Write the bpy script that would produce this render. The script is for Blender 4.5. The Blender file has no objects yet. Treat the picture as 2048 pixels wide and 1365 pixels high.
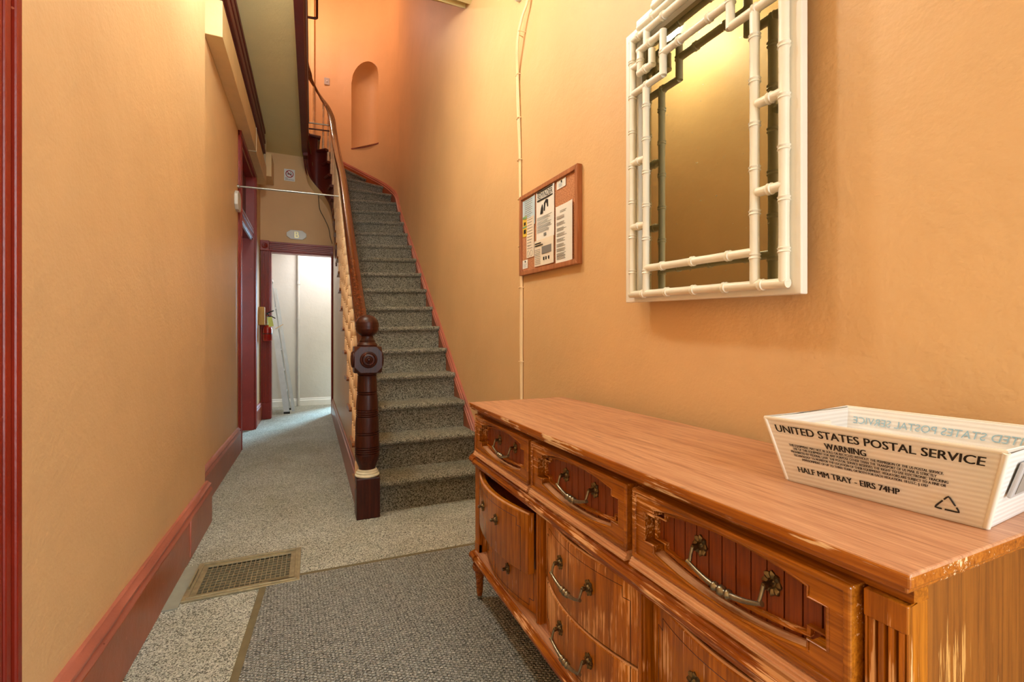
import bpy, bmesh, math, random
from mathutils import Vector
from mathutils.geometry import tessellate_polygon
random.seed(7)
C = bpy.context.scene.collection
scn = bpy.context.scene
PI = math.pi

# ------------------------------------------------------------------ camera, light, exposure
YAW = math.atan(399/910)
cam = bpy.data.cameras.new('camera'); cam.lens = 16.0; cam.sensor_width = 36.0; cam.clip_start = 0.02
co = bpy.data.objects.new('camera', cam); C.objects.link(co)
co.location = (0, 0, 1.07); co.rotation_euler = (PI/2, 0, -YAW)
scn.camera = co
scn.view_settings.view_transform = 'Standard'; scn.view_settings.look = 'None'
scn.view_settings.exposure = 0.20; scn.view_settings.gamma = 1.0
scn.view_settings.use_curve_mapping = False
w = bpy.data.worlds.new('world'); scn.world = w; w.use_nodes = True
w.node_tree.nodes['Background'].inputs[0].default_value = (0.95, 0.98, 1.0, 1)
w.node_tree.nodes['Background'].inputs[1].default_value = 0.25

def area(name, loc, target, sx, sy, power, col):
    l = bpy.data.lights.new(name, 'AREA'); l.shape = 'RECTANGLE'; l.size = sx; l.size_y = sy
    l.energy = power; l.color = col
    o = bpy.data.objects.new(name, l); C.objects.link(o); o.location = loc
    d = Vector(target) - Vector(loc); o.rotation_euler = d.to_track_quat('-Z', 'Y').to_euler()
    return o
def point(name, loc, power, col, rad=0.05):
    l = bpy.data.lights.new(name, 'POINT'); l.energy = power; l.color = col; l.shadow_soft_size = rad
    o = bpy.data.objects.new(name, l); C.objects.link(o); o.location = loc
    return o
# unseen fill light added behind the camera, facing the left wall
area('front_fill', (0.82, -1.30, 1.45), (-0.7, -0.45, 1.2), 0.6, 2.2, 74, (0.80, 0.95, 1.0))
# small light added in the side room (falls through the doorway in the left wall)
area('side_room_fill', (-1.95, 2.6, 1.75), (-0.2, 6.1, 0.0), 0.5, 1.1, 25, (0.70, 0.90, 1.0))
# window of the rear room
area('rear_yard_daylight', (2.05, 10.6, 1.9), (0.0, 6.5, 0.4), 0.9, 1.7, 560, (0.40, 0.74, 1.0))
area('rear_room_fill', (0.2, 7.75, 2.70), (0.2, 7.75, 0), 0.5, 0.5, 22, (0.95, 0.96, 0.96))  # unseen fill under the ceiling, added to brighten the rear room

# ------------------------------------------------------------------ materials
def lin(c):
    c = c/255.0
    return c/12.92 if c <= 0.04045 else ((c+0.055)/1.055)**2.4
def rgb(r, g, b): return (lin(r), lin(g), lin(b), 1)
class N:
    def __init__(s, name):
        s.m = bpy.data.materials.new(name); s.m.use_nodes = True
        s.t = s.m.node_tree; s.b = s.t.nodes['Principled BSDF']
    def n(s, typ, **kw):
        x = s.t.nodes.new(typ)
        for k, v in kw.items(): setattr(x, k, v)
        return x
    def l(s, a, b): s.t.links.new(a, b)
    def coord(s, scale=(1, 1, 1), rot=(0, 0, 0)):
        t = s.n('ShaderNodeTexCoord'); mp = s.n('ShaderNodeMapping')
        mp.inputs['Scale'].default_value = scale; mp.inputs['Rotation'].default_value = rot
        s.l(t.outputs['Object'], mp.inputs['Vector']); return mp.outputs['Vector']
    def noise(s, vec, scale, detail=4, rough=0.55, dist=0):
        x = s.n('ShaderNodeTexNoise'); x.inputs['Scale'].default_value = scale
        x.inputs['Detail'].default_value = detail; x.inputs['Roughness'].default_value = rough
        x.inputs['Distortion'].default_value = dist
        s.l(vec, x.inputs['Vector']); return x.outputs['Fac']
    def ramp(s, fac, stops, interp='LINEAR'):
        x = s.n('ShaderNodeValToRGB'); e = x.color_ramp.elements; x.color_ramp.interpolation = interp
        while len(e) < len(stops): e.new(0.5)
        for i, (p, c) in enumerate(stops): e[i].position = p; e[i].color = c
        s.l(fac, x.inputs['Fac']); return x.outputs['Color']
    def mix(s, fac, a, b, mode='MIX'):
        x = s.n('ShaderNodeMix', data_type='RGBA', blend_type=mode)
        if isinstance(fac, (int, float)): x.inputs[0].default_value = fac
        else: s.l(fac, x.inputs[0])
        for i, v in ((6, a), (7, b)):
            if isinstance(v, tuple): x.inputs[i].default_value = v
            else: s.l(v, x.inputs[i])
        return x.outputs[2]
    def bump(s, h, strength, dist=0.01):
        x = s.n('ShaderNodeBump'); x.inputs['Strength'].default_value = strength; x.inputs['Distance'].default_value = dist
        s.l(h, x.inputs['Height']); s.l(x.outputs['Normal'], s.b.inputs['Normal'])
    def col(s, c):
        if isinstance(c, tuple): s.b.inputs['Base Color'].default_value = c
        else: s.l(c, s.b.inputs['Base Color'])
    def pr(s, rough=0.5, metal=0, spec=0.5, coat=0, coat_r=0.1):
        s.b.inputs['Roughness'].default_value = rough; s.b.inputs['Metallic'].default_value = metal
        s.b.inputs['Specular IOR Level'].default_value = spec
        s.b.inputs['Coat Weight'].default_value = coat; s.b.inputs['Coat Roughness'].default_value = coat_r
        return s
MT = {}
def plain(key, c, rough=0.5, metal=0, spec=0.5, var=0.0, vs=8, bs=0, bstr=0.2, coat=0):
    n = N(key); n.pr(rough, metal, spec, coat); v = n.coord()
    base = rgb(*c)
    if var:
        f = n.noise(v, vs)
        d = tuple(x*(1-var) for x in base[:3])+(1,); u = tuple(min(1, x*(1+var)) for x in base[:3])+(1,)
        n.col(n.ramp(f, [(0.3, d), (0.7, u)]))
    else: n.col(base)
    if bs: n.bump(n.noise(v, bs, 3), bstr, 0.004)
    MT[key] = n.m; return n.m

def wall_paint(key, c, rough=0.5, stain=None):
    n = N(key); n.pr(rough, 0, 0.30); v = n.coord()
    base = rgb(*c)
    big = n.noise(v, 1.3, 5, 0.6)
    d = tuple(x*0.93 for x in base[:3])+(1,); u = tuple(min(1, x*1.05) for x in base[:3])+(1,)
    cc = n.ramp(big, [(0.3, d), (0.7, u)])
    sp = n.noise(n.coord((1, 1, 0.25)), 14, 3)
    cc = n.mix(n.ramp(sp, [(0.70, (0, 0, 0, 1)), (0.78, (0.25, 0.25, 0.25, 1))]), cc, tuple(x*1.12 for x in base[:3])+(1,))
    n.col(cc)
    fine = n.noise(v, 95, 3, 0.5); lump = n.noise(v, 9, 4, 0.6)
    a = n.n('ShaderNodeMath', operation='MULTIPLY_ADD'); n.l(lump, a.inputs[0]); a.inputs[1].default_value = 4.0; n.l(fine, a.inputs[2])
    n.bump(a.outputs[0], 0.22, 0.004)
    MT[key] = n.m
wall_paint('wall', (222, 178, 126))
wall_paint('ceil', (238, 220, 160), 0.6)
wall_paint('spandrel', (214, 180, 130), 0.35)
wall_paint('white_wall', (208, 202, 196), 0.55)
def trim(key, c, chips, rough=0.28):
    n = N(key); n.pr(rough, 0, 0.5); v = n.coord()
    base = rgb(*c); d = tuple(x*0.8 for x in base[:3])+(1,); u = tuple(min(1, x*1.15) for x in base[:3])+(1,)
    cc = n.ramp(n.noise(v, 3.5, 4), [(0.3, d), (0.7, u)])
    ch = n.ramp(n.noise(n.coord((1, 0.5, 1)), 55, 2), [(0.735, (0, 0, 0, 1)), (0.75, (1, 1, 1, 1))])
    n.col(n.mix(ch, cc, rgb(*chips)))
    n.bump(n.noise(v, 24, 5, 0.65), 0.25, 0.005)
    MT[key] = n.m
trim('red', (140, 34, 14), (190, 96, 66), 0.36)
trim('red_base', (152, 70, 32), (190, 104, 78))
trim('red_cap', (174, 98, 78), (126, 54, 40), 0.4)
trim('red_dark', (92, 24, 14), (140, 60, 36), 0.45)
plain('white_trim', (232, 230, 228), 0.4, var=0.04)
plain('cream', (224, 186, 130), 0.5, var=0.05, bs=60)
plain('plaster', (226, 214, 182), 0.8, var=0.08, vs=30)

def carpet(key, dark, mid, light, scale):
    n = N(key); n.pr(0.95, 0, 0.1); v = n.coord()
    vo = n.n('ShaderNodeTexVoronoi'); vo.inputs['Scale'].default_value = scale; n.l(v, vo.inputs['Vector'])
    sep = n.n('ShaderNodeSeparateColor'); n.l(vo.outputs['Color'], sep.inputs[0])
    cc = n.ramp(sep.outputs[0], [(0.0, rgb(*dark)), (0.38, rgb(*mid)), (0.72, rgb(*light)), (1.0, tuple(min(1, x*1.15) for x in rgb(*light)[:3])+(1,))])
    dirt = n.ramp(n.noise(v, 1.7, 5, 0.65), [(0.35, (0.82, 0.80, 0.74, 1)), (0.62, (1, 1, 1, 1))])
    n.col(n.mix(1.0, cc, dirt, 'MULTIPLY'))
    a = n.n('ShaderNodeMath', operation='SUBTRACT'); a.inputs[0].default_value = 1; n.l(vo.outputs['Distance'], a.inputs[1])
    n.bump(a.outputs[0], 0.9, 0.006)
    MT[key] = n.m
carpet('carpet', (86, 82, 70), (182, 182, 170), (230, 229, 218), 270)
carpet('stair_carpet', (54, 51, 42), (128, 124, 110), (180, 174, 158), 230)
def mat_mat():
    n = N('mat'); n.pr(0.95, 0, 0.1); v = n.coord()
    vo = n.n('ShaderNodeTexVoronoi'); vo.inputs['Scale'].default_value = 260; n.l(v, vo.inputs['Vector'])
    sep = n.n('ShaderNodeSeparateColor'); n.l(vo.outputs['Color'], sep.inputs[0])
    cc = n.ramp(sep.outputs[0], [(0.0, rgb(92, 93, 90)), (0.4, rgb(158, 159, 154)), (1.0, rgb(210, 210, 204))])
    br = n.n('ShaderNodeTexBrick'); br.inputs['Scale'].default_value = 38; br.inputs['Mortar Size'].default_value = 0.16
    br.inputs['Mortar Smooth'].default_value = 0.9; br.inputs['Brick Width'].default_value = 0.55; br.inputs['Row Height'].default_value = 0.40
    br.offset = 0.5; br.inputs['Color1'].default_value = (1, 1, 1, 1); br.inputs['Color2'].default_value = (0.93, 0.93, 0.93, 1); br.inputs['Mortar'].default_value = (0.36, 0.34, 0.31, 1)
    n.l(n.coord(rot=(0, 0, 0.55)), br.inputs['Vector'])
    n.col(n.mix(0.75, cc, br.outputs['Color'], 'MULTIPLY'))
    n.bump(br.outputs['Color'], 0.9, 0.008)
    MT['mat'] = n.m
mat_mat()
plain('rubber', (112, 100, 72), 0.75, var=0.12, vs=20, bs=200)
def wood(key, dark, mid, light, axis, rough=0.35, wear=0.0, wcol=(236, 178, 122), gscale=1.0, coat=0.0, spec=0.5, thr=0.6):
    n = N(key); n.pr(rough, 0, spec, coat)
    sc = {'x': (1.2, 26, 26), 'y': (26, 1.2, 26), 'z': (26, 26, 1.2)}[axis]
    sc = tuple(q*gscale for q in sc)
    v = n.coord(sc)
    g = n.noise(v, 2.2, 6, 0.6, 0.6)
    cc = n.ramp(g, [(0.30, rgb(*dark)), (0.5, rgb(*mid)), (0.72, rgb(*light))])
    fine = n.noise(n.coord(tuple(q*3.5 for q in sc)), 2.5, 3, 0.6)
    cc = n.mix(0.35, cc, n.ramp(fine, [(0.35, rgb(*dark)), (0.65, rgb(*light))]))
    if wear:
        sw = tuple(q*(3.2 if q > 5 else 2.2) for q in sc)
        a = n.noise(n.coord(sw), 2.0, 5, 0.7)
        b = n.noise(n.coord(), 5.5, 3, 0.6)
        m = n.n('ShaderNodeMath', operation='MULTIPLY'); n.l(a, m.inputs[0]); n.l(b, m.inputs[1])
        mk = n.ramp(m.outputs[0], [(thr-0.27-wear*0.05, (0, 0, 0, 1)), (thr-0.235-wear*0.05, (1, 1, 1, 1))])
        cc = n.mix(mk, cc, rgb(*wcol))
    if key == 'oak_top':
        st_ = n.noise(n.coord(), 9.0, 4, 0.6)
        cc = n.mix(n.ramp(st_, [(0.66, (0, 0, 0, 1)), (0.72, (0.55, 0.55, 0.55, 1))]), cc, rgb(136, 104, 84))
    n.col(cc)
    n.bump(g, 0.08, 0.003)
    MT[key] = n.m
wood('oak_front', (102, 50, 8), (161, 89, 17), (195, 115, 25), 'y', 0.24, 0.9, thr=0.635)
wood('oak_vert', (109, 55, 8), (170, 95, 17), (204, 123, 27), 'z', 0.25, 1.2, thr=0.652)
wood('oak_worn', (113, 57, 9), (177, 100, 20), (208, 125, 31), 'z', 0.3, 1.8, (238, 176, 116), thr=0.622)
wood('oak_panel', (88, 35, 9), (130, 58, 14), (158, 78, 20), 'z', 0.32)
wood('oak_side', (98, 50, 10), (136, 76, 18), (160, 95, 28), 'z', 0.38, 0.8, (208, 152, 82), thr=0.69)
wood('oak_top', (150, 92, 62), (196, 138, 100), (216, 164, 124), 'y', 0.42, 0.3, (226, 182, 146), 1.3, thr=0.68)
wood('oak_edge', (115, 55, 11), (164, 87, 22), (194, 116, 35), 'y', 0.22, 1.6, (240, 200, 156), thr=0.64)
wood('oak_lit_ledge', (176, 112, 72), (214, 156, 112), (232, 182, 140), 'y', 0.4)  # pale dusty tone that paints in the bright light on upward ledges
wood('oak_rail', (97, 40, 8), (147, 71, 16), (185, 108, 28), 'y', 0.22, 1.6, (236, 180, 130), thr=0.63)
wood('mahogany', (30, 9, 5), (58, 19, 10), (84, 34, 17), 'z', 0.36, 0.3, (180, 100, 60), coat=0.0, spec=0.32, thr=0.685)
wood('rail_wood', (46, 13, 6), (82, 30, 13), (116, 58, 26), 'y', 0.22, coat=0.4)
wood('tread_wood', (92, 44, 18), (138, 78, 36), (170, 106, 58), 'y', 0.3)
wood('cork_frame', (140, 78, 44), (176, 108, 68), (198, 132, 90), 'z', 0.4)
wood('pine', (170, 120, 50), (206, 156, 78), (224, 180, 104), 'z', 0.6)
plain('baluster', (250, 212, 166), 0.4, var=0.06, vs=30)
plain('brass', (112, 92, 62), 0.32, 0.9, var=0.35, vs=60)
plain('pewter', (150, 138, 116), 0.3, 0.9, var=0.3, vs=60)
plain('steel', (176, 172, 160), 0.3, 0.9, var=0.1)
plain('alu', (206, 210, 212), 0.42, 0.6, var=0.08)
plain('dark', (22, 16, 12), 0.8)
plain('inlay', (60, 22, 8), 0.6)
plain('vent_iron', (156, 142, 110), 0.45, 0.35, var=0.22, vs=40, bs=150)
plain('vent_board', (150, 148, 134), 0.8, var=0.1, vs=14)
plain('bamboo_white', (236, 228, 208), 0.35, var=0.05, vs=14)
plain('frame_white', (238, 230, 216), 0.4, var=0.04)
plain('paper', (240, 234, 224), 0.7, var=0.02)
plain('paper_blue', (196, 214, 222), 0.7)
plain('paper_cream', (238, 222, 200), 0.7)
plain('paper_yellow', (226, 186, 60), 0.7)
plain('paper_green', (110, 160, 110), 0.7)
plain('ink', (34, 28, 24), 0.7)
plain('ink_grey', (128, 122, 116), 0.7)
plain('ink_blue', (150, 184, 200), 0.7)
plain('ink_red', (170, 30, 30), 0.6)
plain('sign_white', (236, 232, 226), 0.5)
plain('plaque', (206, 200, 190), 0.35)
plain('gold', (232, 214, 150), 0.35, 0.3)
plain('cable', (250, 218, 170), 0.5)
plain('cable_brown', (110, 84, 50), 0.5)
plain('pipe_brown', (92, 44, 26), 0.35)
plain('ext_red', (158, 22, 18), 0.25, coat=0.3)
plain('tag_yellow', (214, 226, 120), 0.6)
plain('black', (24, 22, 20), 0.5)
plain('grey_plate', (186, 178, 176), 0.5)
plain('card_grey', (150, 140, 130), 0.6)
def cork():
    n = N('cork'); n.pr(0.9, 0, 0.2); v = n.coord()
    n.col(n.ramp(n.noise(v, 160, 4, 0.7), [(0.35, rgb(150, 92, 58)), (0.5, rgb(196, 132, 92)), (0.68, rgb(214, 156, 116))]))
    n.bump(n.noise(v, 200, 3), 0.3, 0.002); MT['cork'] = n.m
cork()
def corr():
    n = N('tray_plastic'); n.pr(0.35, 0, 0.5); v = n.coord()
    n.b.inputs['Subsurface Weight'].default_value = 0.0
    wv = n.n('ShaderNodeTexWave', wave_type='BANDS', bands_direction='Z'); wv.inputs['Scale'].default_value = 42
    n.l(v, wv.inputs['Vector'])
    n.col(n.ramp(wv.outputs['Fac'], [(0.0, rgb(226, 220, 214)), (1.0, rgb(238, 234, 230))]))
    n.bump(wv.outputs['Fac'], 0.15, 0.002); MT['tray_plastic'] = n.m
corr()
def mirror():
    n = N('mirror_glass'); n.pr(0.03, 1.0); v = n.coord()
    n.col(rgb(166, 157, 126))
    sp = n.noise(n.coord((1, 1, 2)), 60, 2)
    n.l(n.ramp(sp, [(0.70, (0.03, 0.03, 0.03, 1)), (0.78, (0.35, 0.35, 0.35, 1))]), n.b.inputs['Roughness'])
    MT['mirror_glass'] = n.m
mirror()
def emit(key, c, s):
    n = N(key); n.pr(0.4); n.col(rgb(*c)); n.b.inputs['Emission Color'].default_value = rgb(*c); n.b.inputs['Emission Strength'].default_value = s
    MT[key] = n.m
emit('bulb', (255, 240, 220), 6.0)

# ------------------------------------------------------------------ mesh helpers (all in world coordinates)
class MB:
    def __init__(s): s.v = []; s.f = []
    def add(s, vs, fs):
        o = len(s.v); s.v += [tuple(v) for v in vs]; s.f += [tuple(o+i for i in f) for f in fs]; return s
    def box(s, x0, x1, y0, y1, z0, z1):
        x0, x1 = sorted((x0, x1)); y0, y1 = sorted((y0, y1)); z0, z1 = sorted((z0, z1))
        return s.add([(x0, y0, z0), (x1, y0, z0), (x1, y1, z0), (x0, y1, z0), (x0, y0, z1), (x1, y0, z1), (x1, y1, z1), (x0, y1, z1)],
                     [(3, 2, 1, 0), (4, 5, 6, 7), (0, 1, 5, 4), (1, 2, 6, 5), (2, 3, 7, 6), (3, 0, 4, 7)])
    def prism(s, poly, plane, a, b, hole=None):
        """extrude a 2-d outline; plane 'yz' extrudes along x, 'xz' along y, 'xy' along z"""
        def P(p, t):
            return {'yz': (t, p[0], p[1]), 'xz': (p[0], t, p[1]), 'xy': (p[0], p[1], t)}[plane]
        loops = [list(poly)] + ([list(hole)] if hole else [])
        tri = tessellate_polygon([[Vector((q[0], q[1], 0)) for q in l] for l in loops])
        flat = [q for l in loops for q in l]; n = len(flat)
        vs = [P(q, a) for q in flat] + [P(q, b) for q in flat]
        fs = [tuple(t) for t in tri] + [tuple(i+n for i in reversed(t)) for t in tri]
        o = 0
        for l in loops:
            m = len(l)
            for i in range(m):
                j = (i+1) % m
                fs.append((o+i, o+j, o+j+n, o+i+n))
            o += m
        return s.add(vs, fs)
    def loft(s, rings, closed=True, cap=True):
        m = len(rings[0]); vs = [p for r in rings for p in r]; fs = []
        for i in range(len(rings)-1):
            for j in range(m if closed else m-1):
                k = (j+1) % m
                fs.append((i*m+j, i*m+k, (i+1)*m+k, (i+1)*m+j))
        if cap and closed:
            fs.append(tuple(reversed(range(m)))); fs.append(tuple((len(rings)-1)*m+j for j in range(m)))
        return s.add(vs, fs)
    def lathe(s, prof, c=(0, 0, 0), axis='z', seg=24, sq=1.0):
        """prof: list of (radius, height)"""
        rings = []
        for r, h in prof:
            ring = []
            for i in range(seg):
                a = 2*PI*i/seg; u, v = r*math.cos(a), r*math.sin(a)*sq
                if axis == 'z': p = (c[0]+u, c[1]+v, c[2]+h)
                elif axis == 'x': p = (c[0]+h, c[1]+u, c[2]+v)
                else: p = (c[0]+u, c[1]+h, c[2]+v)
                ring.append(p)
            rings.append(ring)
        return s.loft(rings)
    def tube(s, path, r, seg=8, closed=False):
        path = [Vector(p) for p in path]; n = len(path); rr = r if isinstance(r, (list, tuple)) else [r]*n
        rings = []; up = Vector((0.0137, 0.021, 1)).normalized()
        prev = None
        for i, p in enumerate(path):
            if closed: t = path[(i+1) % n]-path[i-1]
            else: t = path[min(i+1, n-1)]-path[max(i-1, 0)]
            t.normalize()
            if prev is None:
                a = t.cross(up)
                if a.length < 0.05: a = t.cross(Vector((1, 0, 0)))
            else:
                a = prev - t*prev.dot(t)
            a.normalize(); b = t.cross(a); prev = a
            rings.append([tuple(p+(a*math.cos(2*PI*k/seg)+b*math.sin(2*PI*k/seg))*rr[i]) for k in range(seg)])
        if closed:
            rings.append(rings[0]); return s.loft(rings, cap=False)
        return s.loft(rings)
    def sweep(s, path, prof, closedprof=True):
        """prof: list of (side, up); side is to the right of travel, up is world z"""
        path = [Vector(p) for p in path]; n = len(path); rings = []
        for i, p in enumerate(path):
            t = path[min(i+1, n-1)]-path[max(i-1, 0)]
            h = Vector((t.x, t.y, 0))
            if h.length < 1e-6: h = Vector((0, 1, 0))
            h.normalize(); side = Vector((h.y, -h.x, 0))
            rings.append([tuple(p+side*a+Vector((0, 0, b))) for a, b in prof])
        return s.loft(rings, closedprof)

ORG = {}
def finish(me, smooth, recalc=True):
    bm = bmesh.new(); bm.from_mesh(me); bmesh.ops.remove_doubles(bm, verts=bm.verts, dist=1e-5)
    if recalc: bmesh.ops.recalc_face_normals(bm, faces=bm.faces)
    bm.to_mesh(me); bm.free()
    if smooth:
        for p in me.polygons: p.use_smooth = True
        me.set_sharp_from_angle(angle=math.radians(smooth if smooth > 1 else 40))
def obj(name, mb, mat, parent=None, org=None, smooth=0, bevel=0, label=None, nofix=False, recalc=True):
    if org is None:
        if parent is not None: org = ORG[parent.name]
        else:
            xs = [v[0] for v in mb.v]; ys = [v[1] for v in mb.v]; zs = [v[2] for v in mb.v]
            org = ((min(xs)+max(xs))/2, (min(ys)+max(ys))/2, min(zs))
    me = bpy.data.meshes.new(name)
    me.from_pydata([(v[0]-org[0], v[1]-org[1], v[2]-org[2]) for v in mb.v], [], mb.f)
    if not nofix: finish(me, smooth, recalc)
    me.materials.append(MT[mat])
    return link(name, me, org, parent, bevel, label)
def link(name, me, org, parent=None, bevel=0, label=None, rot=None, scale=None):
    o = bpy.data.objects.new(name, me); C.objects.link(o)
    if parent is not None:
        o.parent = parent; q = ORG[parent.name]; o.location = (org[0]-q[0], org[1]-q[1], org[2]-q[2])
    else: o.location = org
    if rot: o.rotation_euler = rot
    if scale: o.scale = scale
    ORG[o.name] = tuple(org)
    if bevel:
        b = o.modifiers.new('bevel', 'BEVEL'); b.width = bevel; b.segments = 2; b.limit_method = 'ANGLE'; b.angle_limit = math.radians(50)
    if label: o['label'] = label
    return o
def tag(o, label, cat, group=None):
    o['label'] = label; o['category'] = cat
    if group: o['group'] = group
    return o
def thing(name, loc, label, cat, group=None):
    o = bpy.data.objects.new(name, None); C.objects.link(o); o.location = loc; o.empty_display_size = 0.1
    ORG[o.name] = tuple(loc); tag(o, label, cat, group); return o
def struct(name, mb, mat, parent=None, **kw):
    o = obj(name, mb, mat, parent, **kw)
    if parent is None: o['kind'] = 'structure'
    return o
def box(*a): return MB().box(*a)
def cr(pts, n=8):
    """Catmull-Rom through points"""
    out = []; P = [Vector(p) for p in pts]; P = [P[0]*2-P[1]]+P+[P[-1]*2-P[-2]]
    for i in range(1, len(P)-2):
        for k in range(n):
            t = k/n; a, b, c, d = P[i-1:i+3]
            out.append(0.5*((2*b)+(c-a)*t+(2*a-5*b+4*c-d)*t*t+(3*b-a-3*c+d)*t**3))
    out.append(P[-2]); return out
_fc = {}
def text_geo(txt, size, align='LEFT', width=None, bold=0.0):
    cu = bpy.data.curves.new('tmp', 'FONT'); cu.body = txt; cu.size = size; cu.align_x = align; cu.resolution_u = 3; cu.offset = size*bold
    o = bpy.data.objects.new('tmp', cu); C.objects.link(o)
    bpy.context.view_layer.update()
    me = bpy.data.meshes.new_from_object(o.evaluated_get(bpy.context.evaluated_depsgraph_get()))
    vs = [(v.co.x, v.co.y) for v in me.vertices]; fs = [tuple(p.vertices) for p in me.polygons]
    bpy.data.objects.remove(o); bpy.data.meshes.remove(me)
    if width and vs:
        x0 = min(v[0] for v in vs); x1 = max(v[0] for v in vs); k = width/(x1-x0)
        vs = [(v[0]*k, v[1]) for v in vs]
    return vs, fs
def put2d(mb, geo, o, ax, ay):
    o, ax, ay = Vector(o), Vector(ax), Vector(ay)
    mb.add([tuple(o+ax*v[0]+ay*v[1]) for v in geo[0]], geo[1]); return mb

# ================================================================== THE SETTING
WR = 1.12          # face of the right wall
WL = -0.575        # face of the near left wall
WI = -0.655        # face of the set-back left wall
ZC = 3.68          # underside of the upper floor
# floor with the duct hole
VX0, VX1, VY0, VY1 = -0.455, -0.085, 2.262, 2.552
mb = MB()
mb.prism([(-3.2, -1.6), (2.2, -1.6), (2.2, 9.0), (-3.2, 9.0)], 'xy', -0.03, 0.0, hole=[(VX0, VY0), (VX0, VY1), (VX1, VY1), (VX1, VY0)])
struct('floor', mb, 'carpet', org=(0, 0, 0))
# left wall, near length
struct('wall_left', box(-0.80, WL, -1.6, 3.165, 0, ZC), 'wall', bevel=0.012)
mb = MB(); mb.box(-0.80, WI, 3.165, 5.17, 0, ZC); mb.box(-0.80, WI, 6.28, 7.1, 0, ZC); mb.box(-0.80, WI, 5.17, 6.28, 3.05, ZC)
struct('wall_left', mb, 'wall')
# right wall with the curved stair end and the niche
def arc_wall():
    pts = [(WR, -1.6, 0), (WR, 6.55, 0)]
    cur = cr([(1.12, 6.55, 0), (1.10, 6.85, 0), (1.03, 7.16, 0), (0.90, 7.42, 0), (0.72, 7.63, 0), (0.47, 7.80, 0), (0.22, 7.87, 0), (0.02, 7.90, 0)], 10)
    return cur
CUR = arc_wall()
mb = MB(); mb.box(WR, WR+0.14, -1.6, 6.55, 0, 6.7)
struct('wall_right', mb, 'wall')
# curved part: quads with a niche opening cut between two columns
NI0 = min(range(len(CUR)), key=lambda i: abs(CUR[i].x-0.945)); NI1 = min(range(len(CUR)), key=lambda i: abs(CUR[i].x-0.585))
ZB, ZS, ZT = 4.17, 5.22, 5.50      # niche sill, spring of the arch, crown
def nor(i):
    a = CUR[max(i-1, 0)]; b = CUR[min(i+1, len(CUR)-1)]; t = (b-a).normalized(); return Vector((-t.y, t.x, 0))
mb = MB()
L = [0.0]
for i in range(1, len(CUR)): L.append(L[-1]+(CUR[i]-CUR[i-1]).length)
def arch(i):
    s = (L[i]-L[NI0])/(L[NI1]-L[NI0])*2-1
    return ZS+(ZT-ZS)*math.sqrt(max(0, 1-s*s))
for i in range(len(CUR)-1):
    a, b = CUR[i], CUR[i+1]; z0 = 2.74; inn_ = NI0 <= i < NI1
    za, zb = (arch(i), arch(i+1)) if inn_ else (ZS, ZS)
    mb.add([(a.x, a.y, z0), (b.x, b.y, z0), (b.x, b.y, ZB), (a.x, a.y, ZB)], [(0, 1, 2, 3)])
    mb.add([(a.x, a.y, za), (b.x, b.y, zb), (b.x, b.y, 6.7), (a.x, a.y, 6.7)], [(0, 1, 2, 3)])
    if not inn_: mb.add([(a.x, a.y, ZB), (b.x, b.y, ZB), (b.x, b.y, ZS), (a.x, a.y, ZS)], [(0, 1, 2, 3)])
wall_c = struct('wall_right', mb, 'wall', org=(0, 0, 0), smooth=35, recalc=False)
# niche interior: half-round back
mb = MB()
NA, NB = CUR[NI0], CUR[NI1]; mid = (NA+NB)/2; ch = (NB-NA); hw = ch.length/2; ct = ch.normalized(); cn = Vector((-ct.y, ct.x, 0))
if cn.y < 0: cn = -cn
def nich(th, zz, k=1.0):
    p = mid - ct*hw*k*math.cos(th) + cn*(0.26*k*math.sin(th)); return (p.x, p.y, zz)
NS = 14
zl = [ZB, 4.45, 4.85, ZS]
rings = [[nich(PI*j/NS, z) for j in range(NS+1)] for z in zl]
for q in range(1, 7):
    a = q*PI/12; rings.append([nich(PI*j/NS, ZS+(ZT-ZS)*math.sin(a), max(0.02, math.cos(a))) for j in range(NS+1)])
for i in range(len(rings)-1):
    for j in range(NS):
        mb.add([rings[i][j], rings[i][j+1], rings[i+1][j+1], rings[i+1][j]], [(0, 1, 2, 3)])
mb.add([nich(PI*j/NS, ZB) for j in range(NS+1)], [tuple(range(NS+1))])
obj('niche', mb, 'wall', wall_c, smooth=35)
# sill edge of the niche
ns = MB(); ns.tube([(CUR[i].x, CUR[i].y, ZB-0.006) for i in range(NI0, NI1+1)], 0.012, 6)
struct('trim_8', ns, 'red_cap', smooth=40)
# rear wall of the upper hall, upper left wall, upper ceiling
struct('wall_upper_rear', box(-1.6, 0.02, 7.86, 8.0, 4.0, 6.7), 'wall')
struct('wall_upper_left', box(-1.75, -1.6, 3.3, 8.0, 4.0, 6.7), 'wall')
struct('wall_upper_front', box(-1.75, WR, 3.2, 3.34, 4.0, 6.7), 'wall')
struct('ceiling_upper', box(-1.75, 1.3, 3.2, 8.2, 6.7, 6.8), 'ceil')
# ceiling of the hall = underside of the upper floor
mb = MB(); mb.box(-1.75, WR, -1.6, 3.36, ZC, 4.0); mb.box(-1.75, -0.13, 3.36, 7.1, ZC, 4.0); mb.box(-1.75, -0.05, 7.1, 7.9, ZC, 3.97)
struct('ceiling', mb, 'ceil', org=(0, 0, 0))
# sloping underside of the next flight, high over the stairs
y0, z0 = 3.47, 3.72
mb = MB(); mb.prism([(y0, z0), (6.6, z0+0.747*(6.6-y0)), (6.6, z0+0.747*(6.6-y0)+0.22), (y0-0.05, z0+0.26)], 'yz', 0.36, WR-0.002)
struct('ceiling_flight', mb, 'ceil')
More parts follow.
